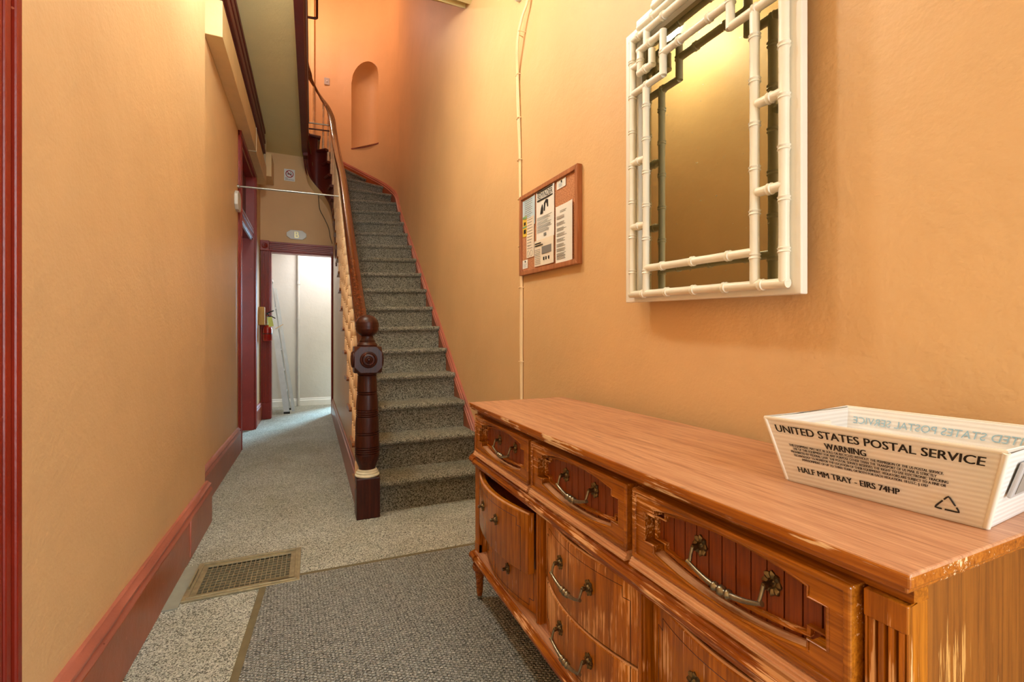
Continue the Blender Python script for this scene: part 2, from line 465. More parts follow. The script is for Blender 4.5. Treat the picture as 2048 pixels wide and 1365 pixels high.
# door wall and the rear room
mb = MB()
mb.box(-0.80, -0.535, 7.1, 7.2, 0, ZC); mb.box(-0.535, 0.262, 7.1, 7.2, 2.31, ZC); mb.box(0.262, 1.26, 7.1, 7.2, 0, 2.74)
mb.box(0.262, 0.30, 7.1, 7.2, 2.74, 3.2)
struct('wall_rear', mb, 'wall')
struct('wall_rear_room_back', MB().box(-0.9, 0.50, 8.3, 8.4, 0, 2.74).box(1.28, 1.8, 8.3, 8.4, 0, 2.74).box(0.50, 1.28, 8.3, 8.4, 2.15, 2.74), 'white_wall')
mb = MB(); mb.box(-0.9, -0.8, 7.2, 8.3, 0, 2.74)
struct('wall_rear_room_left', mb, 'white_wall')
struct('wall_rear_room_right', box(1.7, 1.8, 7.2, 8.3, 0, 2.74), 'white_wall')
struct('ceiling_rear_room', box(-0.9, 1.8, 7.2, 8.3, 2.74, 2.80), 'white_wall')
mb = MB(); mb.prism([(8.3, 0), (8.275, 0), (8.275, 0.085), (8.285, 0.10), (8.285, 0.115), (8.3, 0.125)], 'yz', -0.8, 0.49)
struct('baseboard_rear', mb, 'white_trim')
# side room behind the left doorway
struct('wall_side_room', box(-3.2, -3.1, 1.5, 7.5, 0, ZC), 'white_wall')
struct('wall_side_room_rear', box(-3.1, -0.8, 7.2, 7.3, 0, ZC), 'white_wall')
struct('wall_side_room_front', box(-3.1, -0.8, 1.5, 1.6, 0, ZC), 'white_wall')
# front wall behind the camera with an open front door
mb = MB(); mb.box(-0.8, -0.56, -1.75, -1.6, 0, ZC); mb.box(0.78, 1.26, -1.75, -1.6, 0, ZC); mb.box(-0.56, 0.78, -1.75, -1.6, 2.72, ZC)
struct('wall_front', mb, 'wall')

# baseboards: flat board with a moulded, chipped cap
def baseboard(name, face, y0, y1, sgn, wall, h=0.245):
    t = abs(face-wall)
    root = struct(name, MB().box(wall, face, y0, y1, 0, h-0.055), 'red_base', bevel=0.003)
    pr = [(wall, h-0.055), (face, h-0.055), (face-sgn*0.002, h-0.045), (face-sgn*t*0.28, h-0.036), (face-sgn*t*0.10, h-0.028), (face-sgn*t*0.12, h-0.018), (face-sgn*t*0.5, h-0.010), (face-sgn*t*0.62, h-0.002), (wall, h)]
    n = max(2, int((y1-y0)/0.08)); rings = []
    for i in range(n+1):
        y = y0+(y1-y0)*i/n
        rings.append([(p[0]+random.uniform(-0.0012, 0.0012), y, p[1]+random.uniform(-0.0018, 0.0018)) for p in pr])
    obj('moulded_cap', MB().loft(rings), 'red_cap', root, smooth=50)
    return root
b = baseboard('baseboard_left', -0.545, 1.28, 3.19, 1, WL)
obj('paint_run', MB().tube([(-0.544, 2.66, 0.19), (-0.5435, 2.652, 0.13), (-0.544, 2.658, 0.07), (-0.5445, 2.65, 0.02)], [0.006, 0.0045, 0.005, 0.003], 6), 'red_cap', b, smooth=50)
baseboard('baseboard_left', -0.63, 3.19, 5.06, 1, WI)
baseboard('baseboard_left', -0.63, 6.40, 7.08, 1, WI)
baseboard('baseboard_right', 1.095, -1.6, 2.88, -1, WR)

# red door casing at the left edge of the view (front side door)
def casing_profile_y(mb, x0, xs, y0, y1, z0, z1):
    """upright casing on the left wall: a few stepped reeds, front towards +x"""
    n = 5; mb.box(x0, x0+xs*0.62, y0, y1, z0, z1)
    wd = (y1-y0)
    for k in range(n):
        a = y0+wd*(0.04+0.92*k/n); b = a+wd*0.92/n*0.72
        mb.box(x0+xs*0.6, x0+xs*(1.0 if k in (0, n-1) else 0.86), a, b, z0, z1)
    return mb
struct('trim_1', casing_profile_y(MB(), WL, 0.03, 1.12, 1.275, 0, 3.3), 'red', bevel=0.004)
# left doorway
d1 = struct('door_1', box(-0.80, -0.645, 6.262, 6.285, 0, 3.05), 'red')
obj('casing', casing_profile_y(MB(), WI, 0.03, 6.285, 6.40, 0, 3.16), 'red', d1, bevel=0.003)
obj('casing', casing_profile_y(MB(), WI, 0.025, 5.06, 5.17, 0, 3.16), 'red', d1, bevel=0.003)
obj('head_casing', box(WI, WI+0.03, 5.06, 6.40, 3.05, 3.16), 'red', d1, bevel=0.004)
obj('jamb', box(-0.80, -0.66, 5.165, 5.185, 0, 3.05), 'red', d1)
obj('jamb', box(-0.80, -0.66, 5.17, 6.28, 3.03, 3.05), 'red', d1)
mb = MB(); mb.box(-0.80, -0.655, 5.185, 6.262, 2.30, 2.36); mb.box(-0.80, -0.645, 5.185, 6.262, 2.36, 2.40)
obj('transom_bar', mb, 'red', d1, bevel=0.003)
obj('transom_moulding', MB().box(-0.672, -0.652, 5.185, 6.262, 2.405, 2.42).box(-0.684, -0.668, 5.185, 6.262, 2.285, 2.30), 'alu', d1)
obj('transom_panel', box(-0.745, -0.73, 5.185, 6.262, 2.40, 3.03), 'red_dark', d1)
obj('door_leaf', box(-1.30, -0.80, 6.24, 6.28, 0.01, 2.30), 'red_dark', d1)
# doorway B
d2 = struct('door_2', MB().box(-0.535, -0.520, 7.09, 7.21, 0, 2.31).box(0.250, 0.265, 7.09, 7.21, 0, 2.31).box(-0.535, 0.265, 7.09, 7.21, 2.297, 2.315), 'red')
def casing_x(mb, x0, x1, yf, t, z0, z1, n=5):
    mb.box(x0, x1, yf-t*0.6, yf, z0, z1); wd = x1-x0
    for k in range(n):
        a = x0+wd*(0.04+0.92*k/n); mb.box(a, a+wd*0.92/n*0.7, yf-t*(1 if k in (0, n-1) else 0.85), yf-t*0.55, z0, z1)
    return mb
obj('casing', casing_x(MB(), -0.650, -0.527, 7.1, 0.035, 0.22, 2.31), 'red', d2, bevel=0.003)
obj('plinth_block', box(-0.656, -0.522, 7.055, 7.1, 0, 0.22), 'red', d2, bevel=0.003)
obj('casing', casing_x(MB(), 0.252, 0.274, 7.1, 0.035, 0.0, 2.31, 2), 'red', d2, bevel=0.003)
mb = MB(); mb.box(-0.545, 0.274, 7.079, 7.1, 2.31, 2.445)
for k in range(5):
    a = 2.318+k*0.025; mb.box(-0.545, 0.274, 7.064+(0.006 if k in (1, 2, 3) else 0), 7.081, a, a+0.018)
obj('head_casing', mb, 'red', d2, bevel=0.003)
obj('corner_block', box(-0.655, -0.545, 7.058, 7.1, 2.31, 2.452), 'red', d2, bevel=0.004)
obj('corner_rosette', MB().lathe([(0.042, 7.06), (0.040, 7.052), (0.030, 7.055), (0.026, 7.049), (0.012, 7.052), (0.008, 7.046), (0.001, 7.045)], (-0.60, 0, 2.38), 'y', 20), 'red', d2, smooth=40)

# boxed-in duct and red reeded board along the left of the hall ceiling
mb = MB(); mb.box(WI, -0.55, 3.56, 6.72, 3.10, 3.345)
bx = struct('trim_2', mb, 'cream', bevel=0.004)
obj('box_end', box(-0.655, -0.49, 6.72, 7.1, 3.225, 3.53), 'cream', bx, bevel=0.004)
obj('joint_strip', box(-0.6555, -0.547, 5.55, 5.566, 3.096, 3.352), 'plaster', bx)
mb = MB(); mb.box(WI, -0.548, 3.2, 6.35, 3.36, ZC)
for k in range(5):
    a = 3.372+k*0.061; mb.box(-0.552, -0.528-(0.006 if k % 2 else 0), 3.2, 6.35, a, a+0.046)
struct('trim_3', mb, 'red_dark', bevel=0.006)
mb = MB(); mb.add([(-0.54, 6.35, 3.64), (-0.54, 6.62, 3.64), (-0.55, 6.60, 3.33), (-0.655, 6.35, 3.64), (-0.655, 6.62, 3.64), (-0.655, 6.60, 3.33)], [(0, 1, 2), (3, 5, 4), (0, 3, 4, 1), (1, 4, 5, 2), (2, 5, 3, 0)])
struct('trim_4', mb, 'plaster')
# fascia of the upper floor along the stairwell
mb = MB(); mb.box(-0.13, -0.062, 3.36, 6.72, 3.60, 3.69); mb.box(-0.085, -0.055, 3.36, 6.72, 3.69, 4.03); mb.box(-0.095, -0.040, 3.36, 6.72, 4.0, 4.05); mb.box(-0.075, -0.048, 3.36, 6.72, 3.78, 3.80)
fa = struct('trim_5', mb, 'red_dark', bevel=0.004)
obj('wire', MB().tube(cr([(-0.052, 3.4, 3.86), (-0.05, 4.2, 3.9), (-0.05, 4.9, 3.84), (-0.05, 5.6, 3.90), (-0.05, 6.3, 3.86), (-0.05, 6.72, 3.84)], 5), 0.006, 6), 'grey_plate', fa, smooth=60)
struct('trim_6', box(-0.131, -0.118, 3.36, 6.72, 3.612, 3.72), 'cream')
# plaster bead at the stair-wall corner upstairs
struct('trim_7', box(-0.02, 0.024, 7.845, 7.862, 4.0, 6.7), 'cream')

# ================================================================== STAIRCASE
Y0, G, R = 2.93, 0.2594, 0.1984
XL, XR = 0.36, 1.0935
st = thing('staircase', (0.7, 3.0, 0), 'carpeted staircase with dark turned newel post, curving left beside the tan wall', 'staircase')
Fl = [(XL, Y0+k*G) for k in range(14)] + [(0.36, 6.50), (0.352, 6.63), (0.335, 6.78), (0.30, 6.90), (0.215, 6.99), (0.07, 7.06)]
Fr = [(XR, Y0+k*G) for k in range(14)] + [(1.09, 6.57), (1.085, 6.88), (0.995, 7.19), (0.765, 7.55), (0.42, 7.78), (0.06, 7.87)]
Fl.append((-0.3, 7.05)); Fr.append((-0.3, 7.86))
def tilt(k): return 0.0042*k
for k in range(20):
    z = (k+1)*R; zb = k*R
    rings = []
    for (A, B, dz) in ((Fl[k], Fl[k+1], 0.0), (((Fl[k][0]+Fr[k][0])/2, (Fl[k][1]+Fr[k][1])/2), ((Fl[k+1][0]+Fr[k+1][0])/2, (Fl[k+1][1]+Fr[k+1][1])/2), tilt(k)*0.5), (Fr[k], Fr[k+1], tilt(k))):
        A = Vector(A); B = Vector(B); d = B-A; ln = d.length; d = d/max(ln, 1e-5)
        pr = [(0.0, zb-0.03), (0.0, z-0.055), (-0.006, z-0.046), (-0.022, z-0.040), (-0.032, z-0.026), (-0.032, z-0.014), (-0.024, z-0.004), (-0.010, z), (ln+0.012, z), (ln+0.012, zb-0.03)]
        if k == 0: pr[0] = (0.0, 0.0); pr[-1] = (pr[-1][0], 0.0)
        rings.append([(A.x+d.x*o, A.y+d.y*o, q+(dz if q > 0.01 else 0)) for o, q in pr])
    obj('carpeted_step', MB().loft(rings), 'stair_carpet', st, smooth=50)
# wall string (skirting that climbs the wall)
def nose(Y): return R*((Y-Y0)/G+1)
sp = [(XR, 2.90, nose(2.90)+0.02), (XR, 3.6, nose(3.6)+0.02), (XR, 4.6, nose(4.6)+0.04), (XR, 5.6, nose(5.6)+0.05), (1.09, 6.35, nose(6.35)+0.06)]
up = [(1.085, 6.62, 3.17), (1.055, 6.9, 3.34), (0.985, 7.17, 3.50), (0.87, 7.395, 3.64), (0.70, 7.60, 3.79), (0.46, 7.765, 3.95), (0.2, 7.83, 4.08)]
path = cr(sp+up, 6)
lo = MB(); rings = []
for i, p in enumerate(path):
    t = path[min(i+1, len(path)-1)]-path[max(i-1, 0)]; h = Vector((t.x, t.y, 0)).normalized(); s = Vector((h.y, -h.x, 0))
    rings.append([tuple(p+s*a+Vector((0, 0, b))) for a, b in ((0.0, -0.55), (0.0, -0.055), (0.06, -0.055), (0.06, -0.55))])
obj('wall_string', lo.loft(rings), 'red_base', st, smooth=40)
cap = MB().sweep(path, [(-0.006, -0.062), (-0.006, -0.052), (0.004, -0.044), (-0.002, -0.034), (-0.002, -0.022), (0.008, -0.016), (0.010, -0.004), (0.018, 0.0), (0.06, 0.004), (0.06, -0.062)])
obj('string_moulding', cap, 'red_cap', st, smooth=35)
# spandrel panel under the outer string, with the saw-tooth top
poly = [(2.97, 0.0), (7.1, 0.0), (7.1, 3.06), (6.55, 2.86)]
for k in range(13, -1, -1):
    y1 = Y0+(k+1)*G if k < 13 else 6.50
    yy = Y0+k*G
    poly.append((y1, (k+1)*R-0.03)); poly.append((max(yy, 2.97), (k+1)*R-0.03))
obj('spandrel_panel', MB().prism(poly, 'yz', 0.275, 0.335), 'spandrel', st)
obj('skirting', MB().prism([(2.98, 0), (7.06, 0), (7.06, 0.20), (2.98, 0.20)], 'yz', 0.252, 0.276).prism([(2.98, 0.20), (7.06, 0.20), (7.06, 0.235), (2.98, 0.235)], 'yz', 0.262, 0.276), 'red_base', st, bevel=0.004)
# wooden tread ends with a bracket under each
te = MB()
pr = [(-0.036, -0.014), (-0.032, -0.026), (-0.02, -0.03), (0.23, -0.03), (0.23, 0.0), (-0.02, 0.0), (-0.032, -0.005)]
te.prism(pr, 'yz', -0.088, 0.03)
te_m = None
bk = MB().prism([(0.0, -0.03), (0.20, -0.03), (0.15, -0.06), (0.10, -0.07), (0.05, -0.10), (0.012, -0.12), (0.0, -0.12)], 'yz', -0.05, -0.036)
for k in range(14):
    y = Y0+k*G; org = (0.325, y, (k+1)*R)
    if te_m is None:
        a = obj('tread_end', MB().add([(v[0]+org[0], v[1]+org[1], v[2]+org[2]) for v in te.v], te.f), 'tread_wood', st, org=org)
        b = obj('bracket', MB().add([(v[0]+org[0], v[1]+org[1], v[2]+org[2]) for v in bk.v], bk.f), 'red_dark', st, org=org)
        te_m, bk_m = a.data, b.data
    else:
        link('tread_end', te_m, org, st); link('bracket', bk_m, org, st)
# curved inner string of the winders (dark red, stepped top)
inner = cr([(0.290, 6.0, 0), (0.288, 6.4, 0), (0.272, 6.65, 0), (0.245, 6.83, 0), (0.19, 6.95, 0), (0.11, 7.02, 0), (0.03, 7.035, 0), (-0.045, 6.98, 0), (-0.082, 6.86, 0), (-0.088, 6.70, 0)], 8)
LL = [0.0]
for i in range(1, len(inner)): LL.append(LL[-1]+(inner[i]-inner[i-1]).length)
def nearest(p): return min(range(len(inner)), key=lambda i: (inner[i].x-p[0])**2+(inner[i].y-p[1])**2)
ris = [(12, nearest((0.29, Y0+12*G))), (13, nearest((0.29, Y0+13*G))), (14, nearest((0.288, 6.48))), (15, nearest((0.272, 6.62))), (16, nearest((0.25, 6.78))), (17, nearest((0.235, 6.86))), (18, nearest((0.19, 6.95))), (19, nearest((0.065, 7.03)))]
rings = []; lev = 12*R
nom = lambda s: 2.40+(3.97-2.40)*min(1, s/1.42)**0.9
for i, p in enumerate(inner):
    t = inner[min(i+1, len(inner)-1)]-inner[max(i-1, 0)]; h = t.normalized(); s = Vector((h.y, -h.x, 0))
    zb = nom(LL[i])-0.36
    tops = [lev]
    for k, j in ris:
        if j == i: lev = (k+1)*R; tops.append(lev)
    for zt in tops:
        rings.append([tuple(p+s*a+Vector((0, 0, q))) for a, q in ((0.028, zb), (0.028, zt), (-0.022, zt), (-0.022, zb), (-0.030, zb+0.0), (-0.030, zb-0.05), (0.028, zb-0.05))])
mb = MB(); m = 7
for i in range(len(rings)-1):
    for j in range(m):
        k = (j+1) % m; q = len(mb.v)
        mb.add([rings[i][j], rings[i][k], rings[i+1][k], rings[i+1][j]], [(0, 1, 2, 3)])
mb.add(rings[0], [tuple(range(m))]); mb.add(rings[-1], [tuple(range(m))])
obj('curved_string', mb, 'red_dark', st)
for k, j in ris[2:]:
    p = inner[j]; p2 = inner[min(j+6, len(inner)-1)]; d = (p2-p).normalized(); s = Vector((d.y, -d.x, 0))
    path2 = [p-d*0.03-s*0.05+Vector((0, 0, (k+1)*R+0.0)), p+d*0.13-s*0.05+Vector((0, 0, (k+1)*R))]
    obj('tread_end', MB().sweep(path2, [(-0.012, -0.03), (0.06, -0.03), (0.06, 0.004), (-0.012, 0.004), (-0.022, -0.013)]), 'red_dark', st)
# cream soffit edge under the curved string
rings = []
for i, p in enumerate(inner):
    zb = nom(LL[i])-0.41
    rings.append([(p.x, p.y, zb), (p.x, p.y, zb-0.02), (min(p.x+0.0, p.x), max(7.1, p.y), zb-0.10), (p.x, max(7.1, p.y), zb-0.08)])
obj('soffit', MB().loft(rings), 'spandrel', st, smooth=40)
# handrail
hr = [(0.312, 2.965, 0.935), (0.312, 3.4, 1.26), (0.312, 4.2, 1.88), (0.312, 5.0, 2.525), (0.308, 5.5, 2.93), (0.295, 5.85, 3.215), (0.278, 6.45, 3.69), (0.262, 6.68, 3.96), (0.243, 6.85, 4.21), (0.19, 6.96, 4.40), (0.11, 7.04, 4.55), (0.026, 7.06, 4.70), (-0.047, 7.03, 4.84), (-0.088, 6.88, 4.90), (-0.09, 6.6, 4.91), (-0.09, 4.6, 4.91)]
rp = cr(hr, 7)
prof = [(-0.028, -0.034), (0.028, -0.034), (0.032, -0.018), (0.042, -0.008), (0.043, 0.008), (0.035, 0.022), (0.018, 0.031), (0.0, 0.034), (-0.018, 0.031), (-0.035, 0.022), (-0.043, 0.008), (-0.042, -0.008), (-0.032, -0.018)]
obj('handrail', MB().sweep(rp, prof), 'rail_wood', st, smooth=60)
def railz(Y):
    best = None
    for i in range(len(rp)-1):
        a, b = rp[i], rp[i+1]
        if min(a.y, b.y) <= Y <= max(a.y, b.y) and a.x > 0.2:
            t = (Y-a.y)/(b.y-a.y); return a.z+(b.z-a.z)*t
    return 3
# balusters: turned rods, grooved like bamboo
bp = [(0.017, 0.0), (0.017, 0.10)]
zz = 0.10
for gz in (0.12, 0.14, 0.30, 0.32, 0.50, 0.52, 0.68, 0.70, 0.86, 0.88):
    bp += [(0.0155, gz-0.004), (0.012, gz), (0.0155, gz+0.004)]
bp += [(0.0155, 0.93), (0.014, 1.0)]
bal_m = None
for k in range(14):
    for q in (0.045, 0.175):
        y = Y0+k*G+q
        if k == 0 and q < 0.1: continue
        if y > 6.42: continue
        z = (k+1)*R; h = railz(y)-0.03-z; org = (0.268, y, z)
        if bal_m is None:
            a = obj('baluster', MB().lathe([(r, hh) for r, hh in bp], org, 'z', 10), 'baluster', st, org=org, smooth=50); bal_m = a.data; a.scale = (1, 1, h)
        else: link('baluster', bal_m, org, st, scale=(1, 1, h))
for (x, y, z, zt) in ((0.285, 6.56, 3.0, 3.76), (0.262, 6.72, 3.18, 3.98), (0.243, 6.84, 3.38, 4.16), (0.205, 6.94, 3.6, 4.34), (0.140, 7.01, 3.79, 4.46), (0.018, 7.045, 3.98, 4.68)):
    link('baluster', bal_m, (x, y, z), st, scale=(1, 1, zt-z))
# newel post (part) with its turned pieces (sub-parts)
NX, NY = 0.308, 2.917
nw = obj('newel_post', box(NX-0.068, NX+0.068, NY-0.068, NY+0.068, 0, 0.245), 'mahogany', st, org=(NX, NY, 0), bevel=0.005)
obj('base_ring', MB().lathe([(0.066, 0.245), (0.072, 0.25), (0.072, 0.256), (0.064, 0.262), (0.066, 0.270), (0.058, 0.277), (0.059, 0.283), (0.052, 0.29)], (NX, NY, 0), 'z', 32), 'plaster', nw, smooth=35)
prof = [(0.05, 0.285), (0.050, 0.30), (0.060, 0.325), (0.069, 0.350), (0.0725, 0.372)]
def groove(z, r, n):
    out = []
    for q in range(n): out += [(r, z+q*0.013-0.004), (r-0.005, z+q*0.013), (r, z+q*0.013+0.004)]
    return out
prof += groove(0.385, 0.0725, 4)+[(0.0715, 0.46)]+groove(0.50, 0.070, 2)+[(0.069, 0.57)]+groove(0.61, 0.066, 4)+[(0.064, 0.70)]+groove(0.745, 0.060, 2)+[(0.057, 0.82), (0.056, 0.852)]+groove(0.862, 0.057, 1)+[(0.058, 0.872), (0.066, 0.885)]
obj('turned_shaft', MB().lathe(prof, (NX, NY, 0), 'z', 36), 'mahogany', nw, smooth=35)
# corner-cut block with bulls-eye rosettes
bz = 0.957
bm = bmesh.new(); H_, K_ = 0.080, 0.046
for sx in (-1, 1):
    for sy in (-1, 1):
        for sz in (-1, 1):
            for p in ((K_, H_, H_), (H_, K_, H_), (H_, H_, K_)): bm.verts.new((NX+sx*p[0], NY+sy*p[1], bz+sz*p[2]))
bmesh.ops.convex_hull(bm, input=bm.verts); bm.verts.index_update()
mb = MB(); mb.add([tuple(v.co) for v in bm.verts], [tuple(v.index for v in f.verts) for f in bm.faces]); bm.free()
obj('block', mb, 'mahogany', nw, bevel=0.003)
ros = [(0.050, 0.0), (0.050, 0.006), (0.046, 0.012), (0.040, 0.014), (0.037, 0.011), (0.032, 0.016), (0.024, 0.017), (0.021, 0.013), (0.016, 0.017), (0.012, 0.018), (0.010, 0.014), (0.006, 0.018), (0.001, 0.019)]
obj('rosette', MB().lathe([(r, -0.079-hh) for r, hh in ros], (NX, NY, bz), 'y', 32), 'mahogany', nw, smooth=30)
obj('rosette', MB().lathe([(r, -0.079-hh) for r, hh in ros], (NX, NY, bz), 'x', 32), 'mahogany', nw, smooth=30)
obj('rosette', MB().lathe([(r, 0.079+hh) for r, hh in ros], (NX, NY, bz), 'x', 32), 'mahogany', nw, smooth=30)
np_ = [(0.058, 1.035), (0.060, 1.045), (0.054, 1.055), (0.046, 1.064), (0.048, 1.072), (0.040, 1.080), (0.036, 1.092), (0.038, 1.10)]
obj('neck', MB().lathe(np_, (NX, NY, 0), 'z', 32), 'mahogany', nw, smooth=35)
bpf = []
for i in range(0, 25):
    a = -PI/2*0.86+(PI/2*0.86+PI/2)*i/24; r = 0.071*math.cos(a); z = 1.162+0.069*math.sin(a)
    if abs(a) < 0.33 and i % 2 == 0 and a < 0.12: r -= 0.004
    bpf.append((max(r, 0.001), z))
obj('ball_finial', MB().lathe(bpf, (NX, NY, 0), 'z', 36), 'mahogany', nw, smooth=60)

# ================================================================== DRESSER
dr = thing('dresser', (0.82, 1.04, 0), 'long worn oak dresser with carved drawers standing along the right wall', 'dresser')
DF = 0.618; YN, YF = 0.292, 1.795       # front plane, near end, far end
# top with slightly bowed front edge
n = 14
fe = [(0.598-0.012*(1-(2*i/n-1)**2), 0.28+1.525*i/n) for i in range(n+1)]
poly = fe+[(1.048, 1.805), (1.048, 0.28)]
o = obj('top', MB().prism(poly, 'xy', 0.7985, 0.815), 'oak_top', dr, bevel=0.002)
inset = lambda d: [(x+d, min(max(y, 0.28+d), 1.805-d)) for x, y in fe]+[(1.046, 1.805-d), (1.046, 0.28+d)]
mb = MB(); mb.prism([(x-0.0012, y) for x, y in fe]+[(1.0478, 1.8058), (1.0478, 0.2792)], 'xy', 0.797, 0.8135)
mb.prism(inset(0.006), 'xy', 0.788, 0.797)
obj('top_edge', mb, 'oak_edge', dr, bevel=0.0025)
# carcass
mb = MB(); mb.box(0.659, 1.042, YN+0.002, YN+0.018, 0.165, 0.79)
obj('side_panel', mb, 'oak_side', dr)
obj('side_panel', box(0.645, 1.042, YF-0.018, YF, 0.165, 0.79), 'oak_side', dr)
obj('back_panel', box(1.03, 1.042, YN+0.018, YF-0.018, 0.165, 0.79), 'oak_panel', dr)
obj('bottom_board', box(0.612, 1.03, YN+0.018, YF-0.018, 0.192, 0.207), 'oak_top', dr)
obj('dust_board', box(0.665, 1.03, YN+0.018, YF-0.018, 0.555, 0.575), 'oak_panel', dr)
obj('frieze', box(0.630, 0.66, YN, YF, 0.768, 0.79), 'oak_front', dr)
# corner posts: fluted, scrolled where the rails meet
def corner(y0, y1):
    mb = MB(); mb.box(0.632, 0.66, y0, y1, 0.20, 0.768)
    w_ = y1-y0; nb = 4; gw = w_/(nb+(nb-1)*0.55+1.2)
    yy = y0+gw*0.6
    for k in range(nb):
        mb.box(0.620, 0.634, yy, yy+gw, 0.24, 0.735); yy += gw*1.55
    mb.box(0.620, 0.634, y0, y0+gw*0.5, 0.20, 0.768); mb.box(0.620, 0.634, y1-gw*0.5, y1, 0.20, 0.768)
    mb.box(0.618, 0.634, y0, y1, 0.735, 0.768); mb.box(0.618, 0.634, y0, y1, 0.20, 0.24)
    return obj('corner_post', mb, 'oak_vert', dr, bevel=0.0018)
corner(YN, YN+0.046); corner(YF-0.046, YF)
for y in (YN+0.023, YF-0.023):
    for z in (0.586, 0.186):
        obj('scroll', MB().lathe([(0.001, -0.024), (0.014, -0.024), (0.014, -0.020), (0.011, -0.018), (0.011, 0.018), (0.014, 0.020), (0.014, 0.024), (0.001, 0.024)], (0.606, y, z), 'y', 18), 'oak_rail', dr, smooth=40)
# rails
mr = [(0.66, 0.556), (0.612, 0.556), (0.606, 0.562), (0.606, 0.570), (0.597, 0.574), (0.594, 0.582), (0.597, 0.590), (0.602, 0.592), (0.602, 0.600), (0.612, 0.604), (0.612, 0.612), (0.66, 0.612)]
obj('middle_rail', MB().prism(mr, 'xz', YN-0.002, YF+0.002), 'oak_rail', dr)
br_ = [(0.66, 0.158), (0.615, 0.158), (0.610, 0.164), (0.604, 0.166), (0.604, 0.174), (0.598, 0.177), (0.597, 0.186), (0.601, 0.192), (0.607, 0.193), (0.607, 0.199), (0.613, 0.2025), (0.66, 0.2025)]
obj('base_rail', MB().prism(br_, 'xz', YN-0.002, YF+0.002), 'oak_rail', dr)
# column edges
cols = [(1.250, 1.745), (0.775, 1.232), (0.342, 0.757)]      # far, middle, near
for y in (1.241, 0.766):
    obj('stile', box(0.632, 0.67, y-0.009, y+0.009, 0.20, 0.79), 'oak_vert', dr, bevel=0.002)
    obj('stile_bead', MB().tube([(0.630, y, 0.21), (0.630, y, 0.552)], 0.005, 8).tube([(0.630, y, 0.615), (0.630, y, 0.768)], 0.005, 8), 'oak_vert', dr, smooth=50)
# hardware
def petals(c, r=0.0150, sq=1.2):
    mb = MB(); rings = []
    for rr, hh in ((r, 0.0), (r*0.98, -0.003), (r*0.8, -0.0045), (r*0.45, -0.003), (r*0.3, -0.006), (r*0.26, -0.012), (r*0.34, -0.017), (r*0.24, -0.021), (0.0006, -0.022)):
        ring = []
        for i in range(32):
            a = 2*PI*i/32; k = 1+(0.10*math.cos(8*a) if rr > r*0.5 else 0); d = hh*(1+(0.35*math.cos(8*a) if r*0.4 < rr < r*0.99 else 0))
            ring.append((c[0]+d, c[1]+rr*k*math.cos(a), c[2]+rr*k*math.sin(a)*sq))
        rings.append(ring)
    return mb.loft(rings)
ROS = []
def rosette(parent, c, m='brass'):
    if not ROS:
        o = obj('rosette', petals(c), m, parent, org=c, smooth=45); ROS.append(o.data); return o
    return link('rosette', ROS[0], c, parent)
BAIL = {}
def bail(parent, c, half):
    """swinging pull between two rosettes, centre c on the rosette line"""
    key = round(half, 3)
    if key in BAIL: return link('bail_pull', BAIL[key], c, parent)
    x, y, z = c; P = [(x-0.020, y-half, z), (x-0.024, y-half, z-0.011), (x-0.027, y-half*0.98, z-0.022)]
    mb = MB()
    for sg in (1, -1):
        mb.tube([(p[0], y+(p[1]-y)*sg, p[2]) for p in P], [0.0035, 0.003, 0.003], 8)
    N_ = 49; path = []; rad = []
    for i in range(N_):
        s = 2*i/(N_-1)-1
        path.append((x-0.028, y+s*half*1.06, z-0.023-0.017*(1-s*s)))
        r = 0.0032+0.0028*(1-abs(s))
        if abs(s) < 0.07: r = 0.0092
        elif 0.07 <= abs(s) < 0.13: r = 0.0056
        elif 0.13 <= abs(s) < 0.23: r = 0.0086
        elif 0.23 <= abs(s) < 0.29: r = 0.0050
        if abs(s) > 0.97: r = 0.0045
        rad.append(r)
    mb.tube(path, rad, 10)
    o = obj('bail_pull', mb, 'pewter', parent, org=c, smooth=50); BAIL[key] = o.data; return o
def cart(yc, zc, a, b, n_, sc=1.0, step=0.66):
    """notched outline with arched top and bottom (y,z)"""
    a *= sc; b *= sc; pts = []
    hb = b*0.70
    pts += [(yc-a, zc-hb*step), (yc-a+n_, zc-hb*step), (yc-a+n_, zc-hb)] if False else []
    K = 14
    top = [(yc-a+n_+(2*a-2*n_)*i/K, zc+hb+(b-hb)*(1-(2*i/K-1)**2)) for i in range(K+1)]
    bot = [(p[0], 2*zc-p[1]) for p in reversed(top)]
    lft = [(yc-a+n_, zc-hb*step), (yc-a, zc-hb*step), (yc-a, zc+hb*step), (yc-a+n_, zc+hb*step)]
    rgt = [(2*yc-p[0], p[1]) for p in reversed(lft)]
    return top+rgt+bot+lft
brd_m = {}
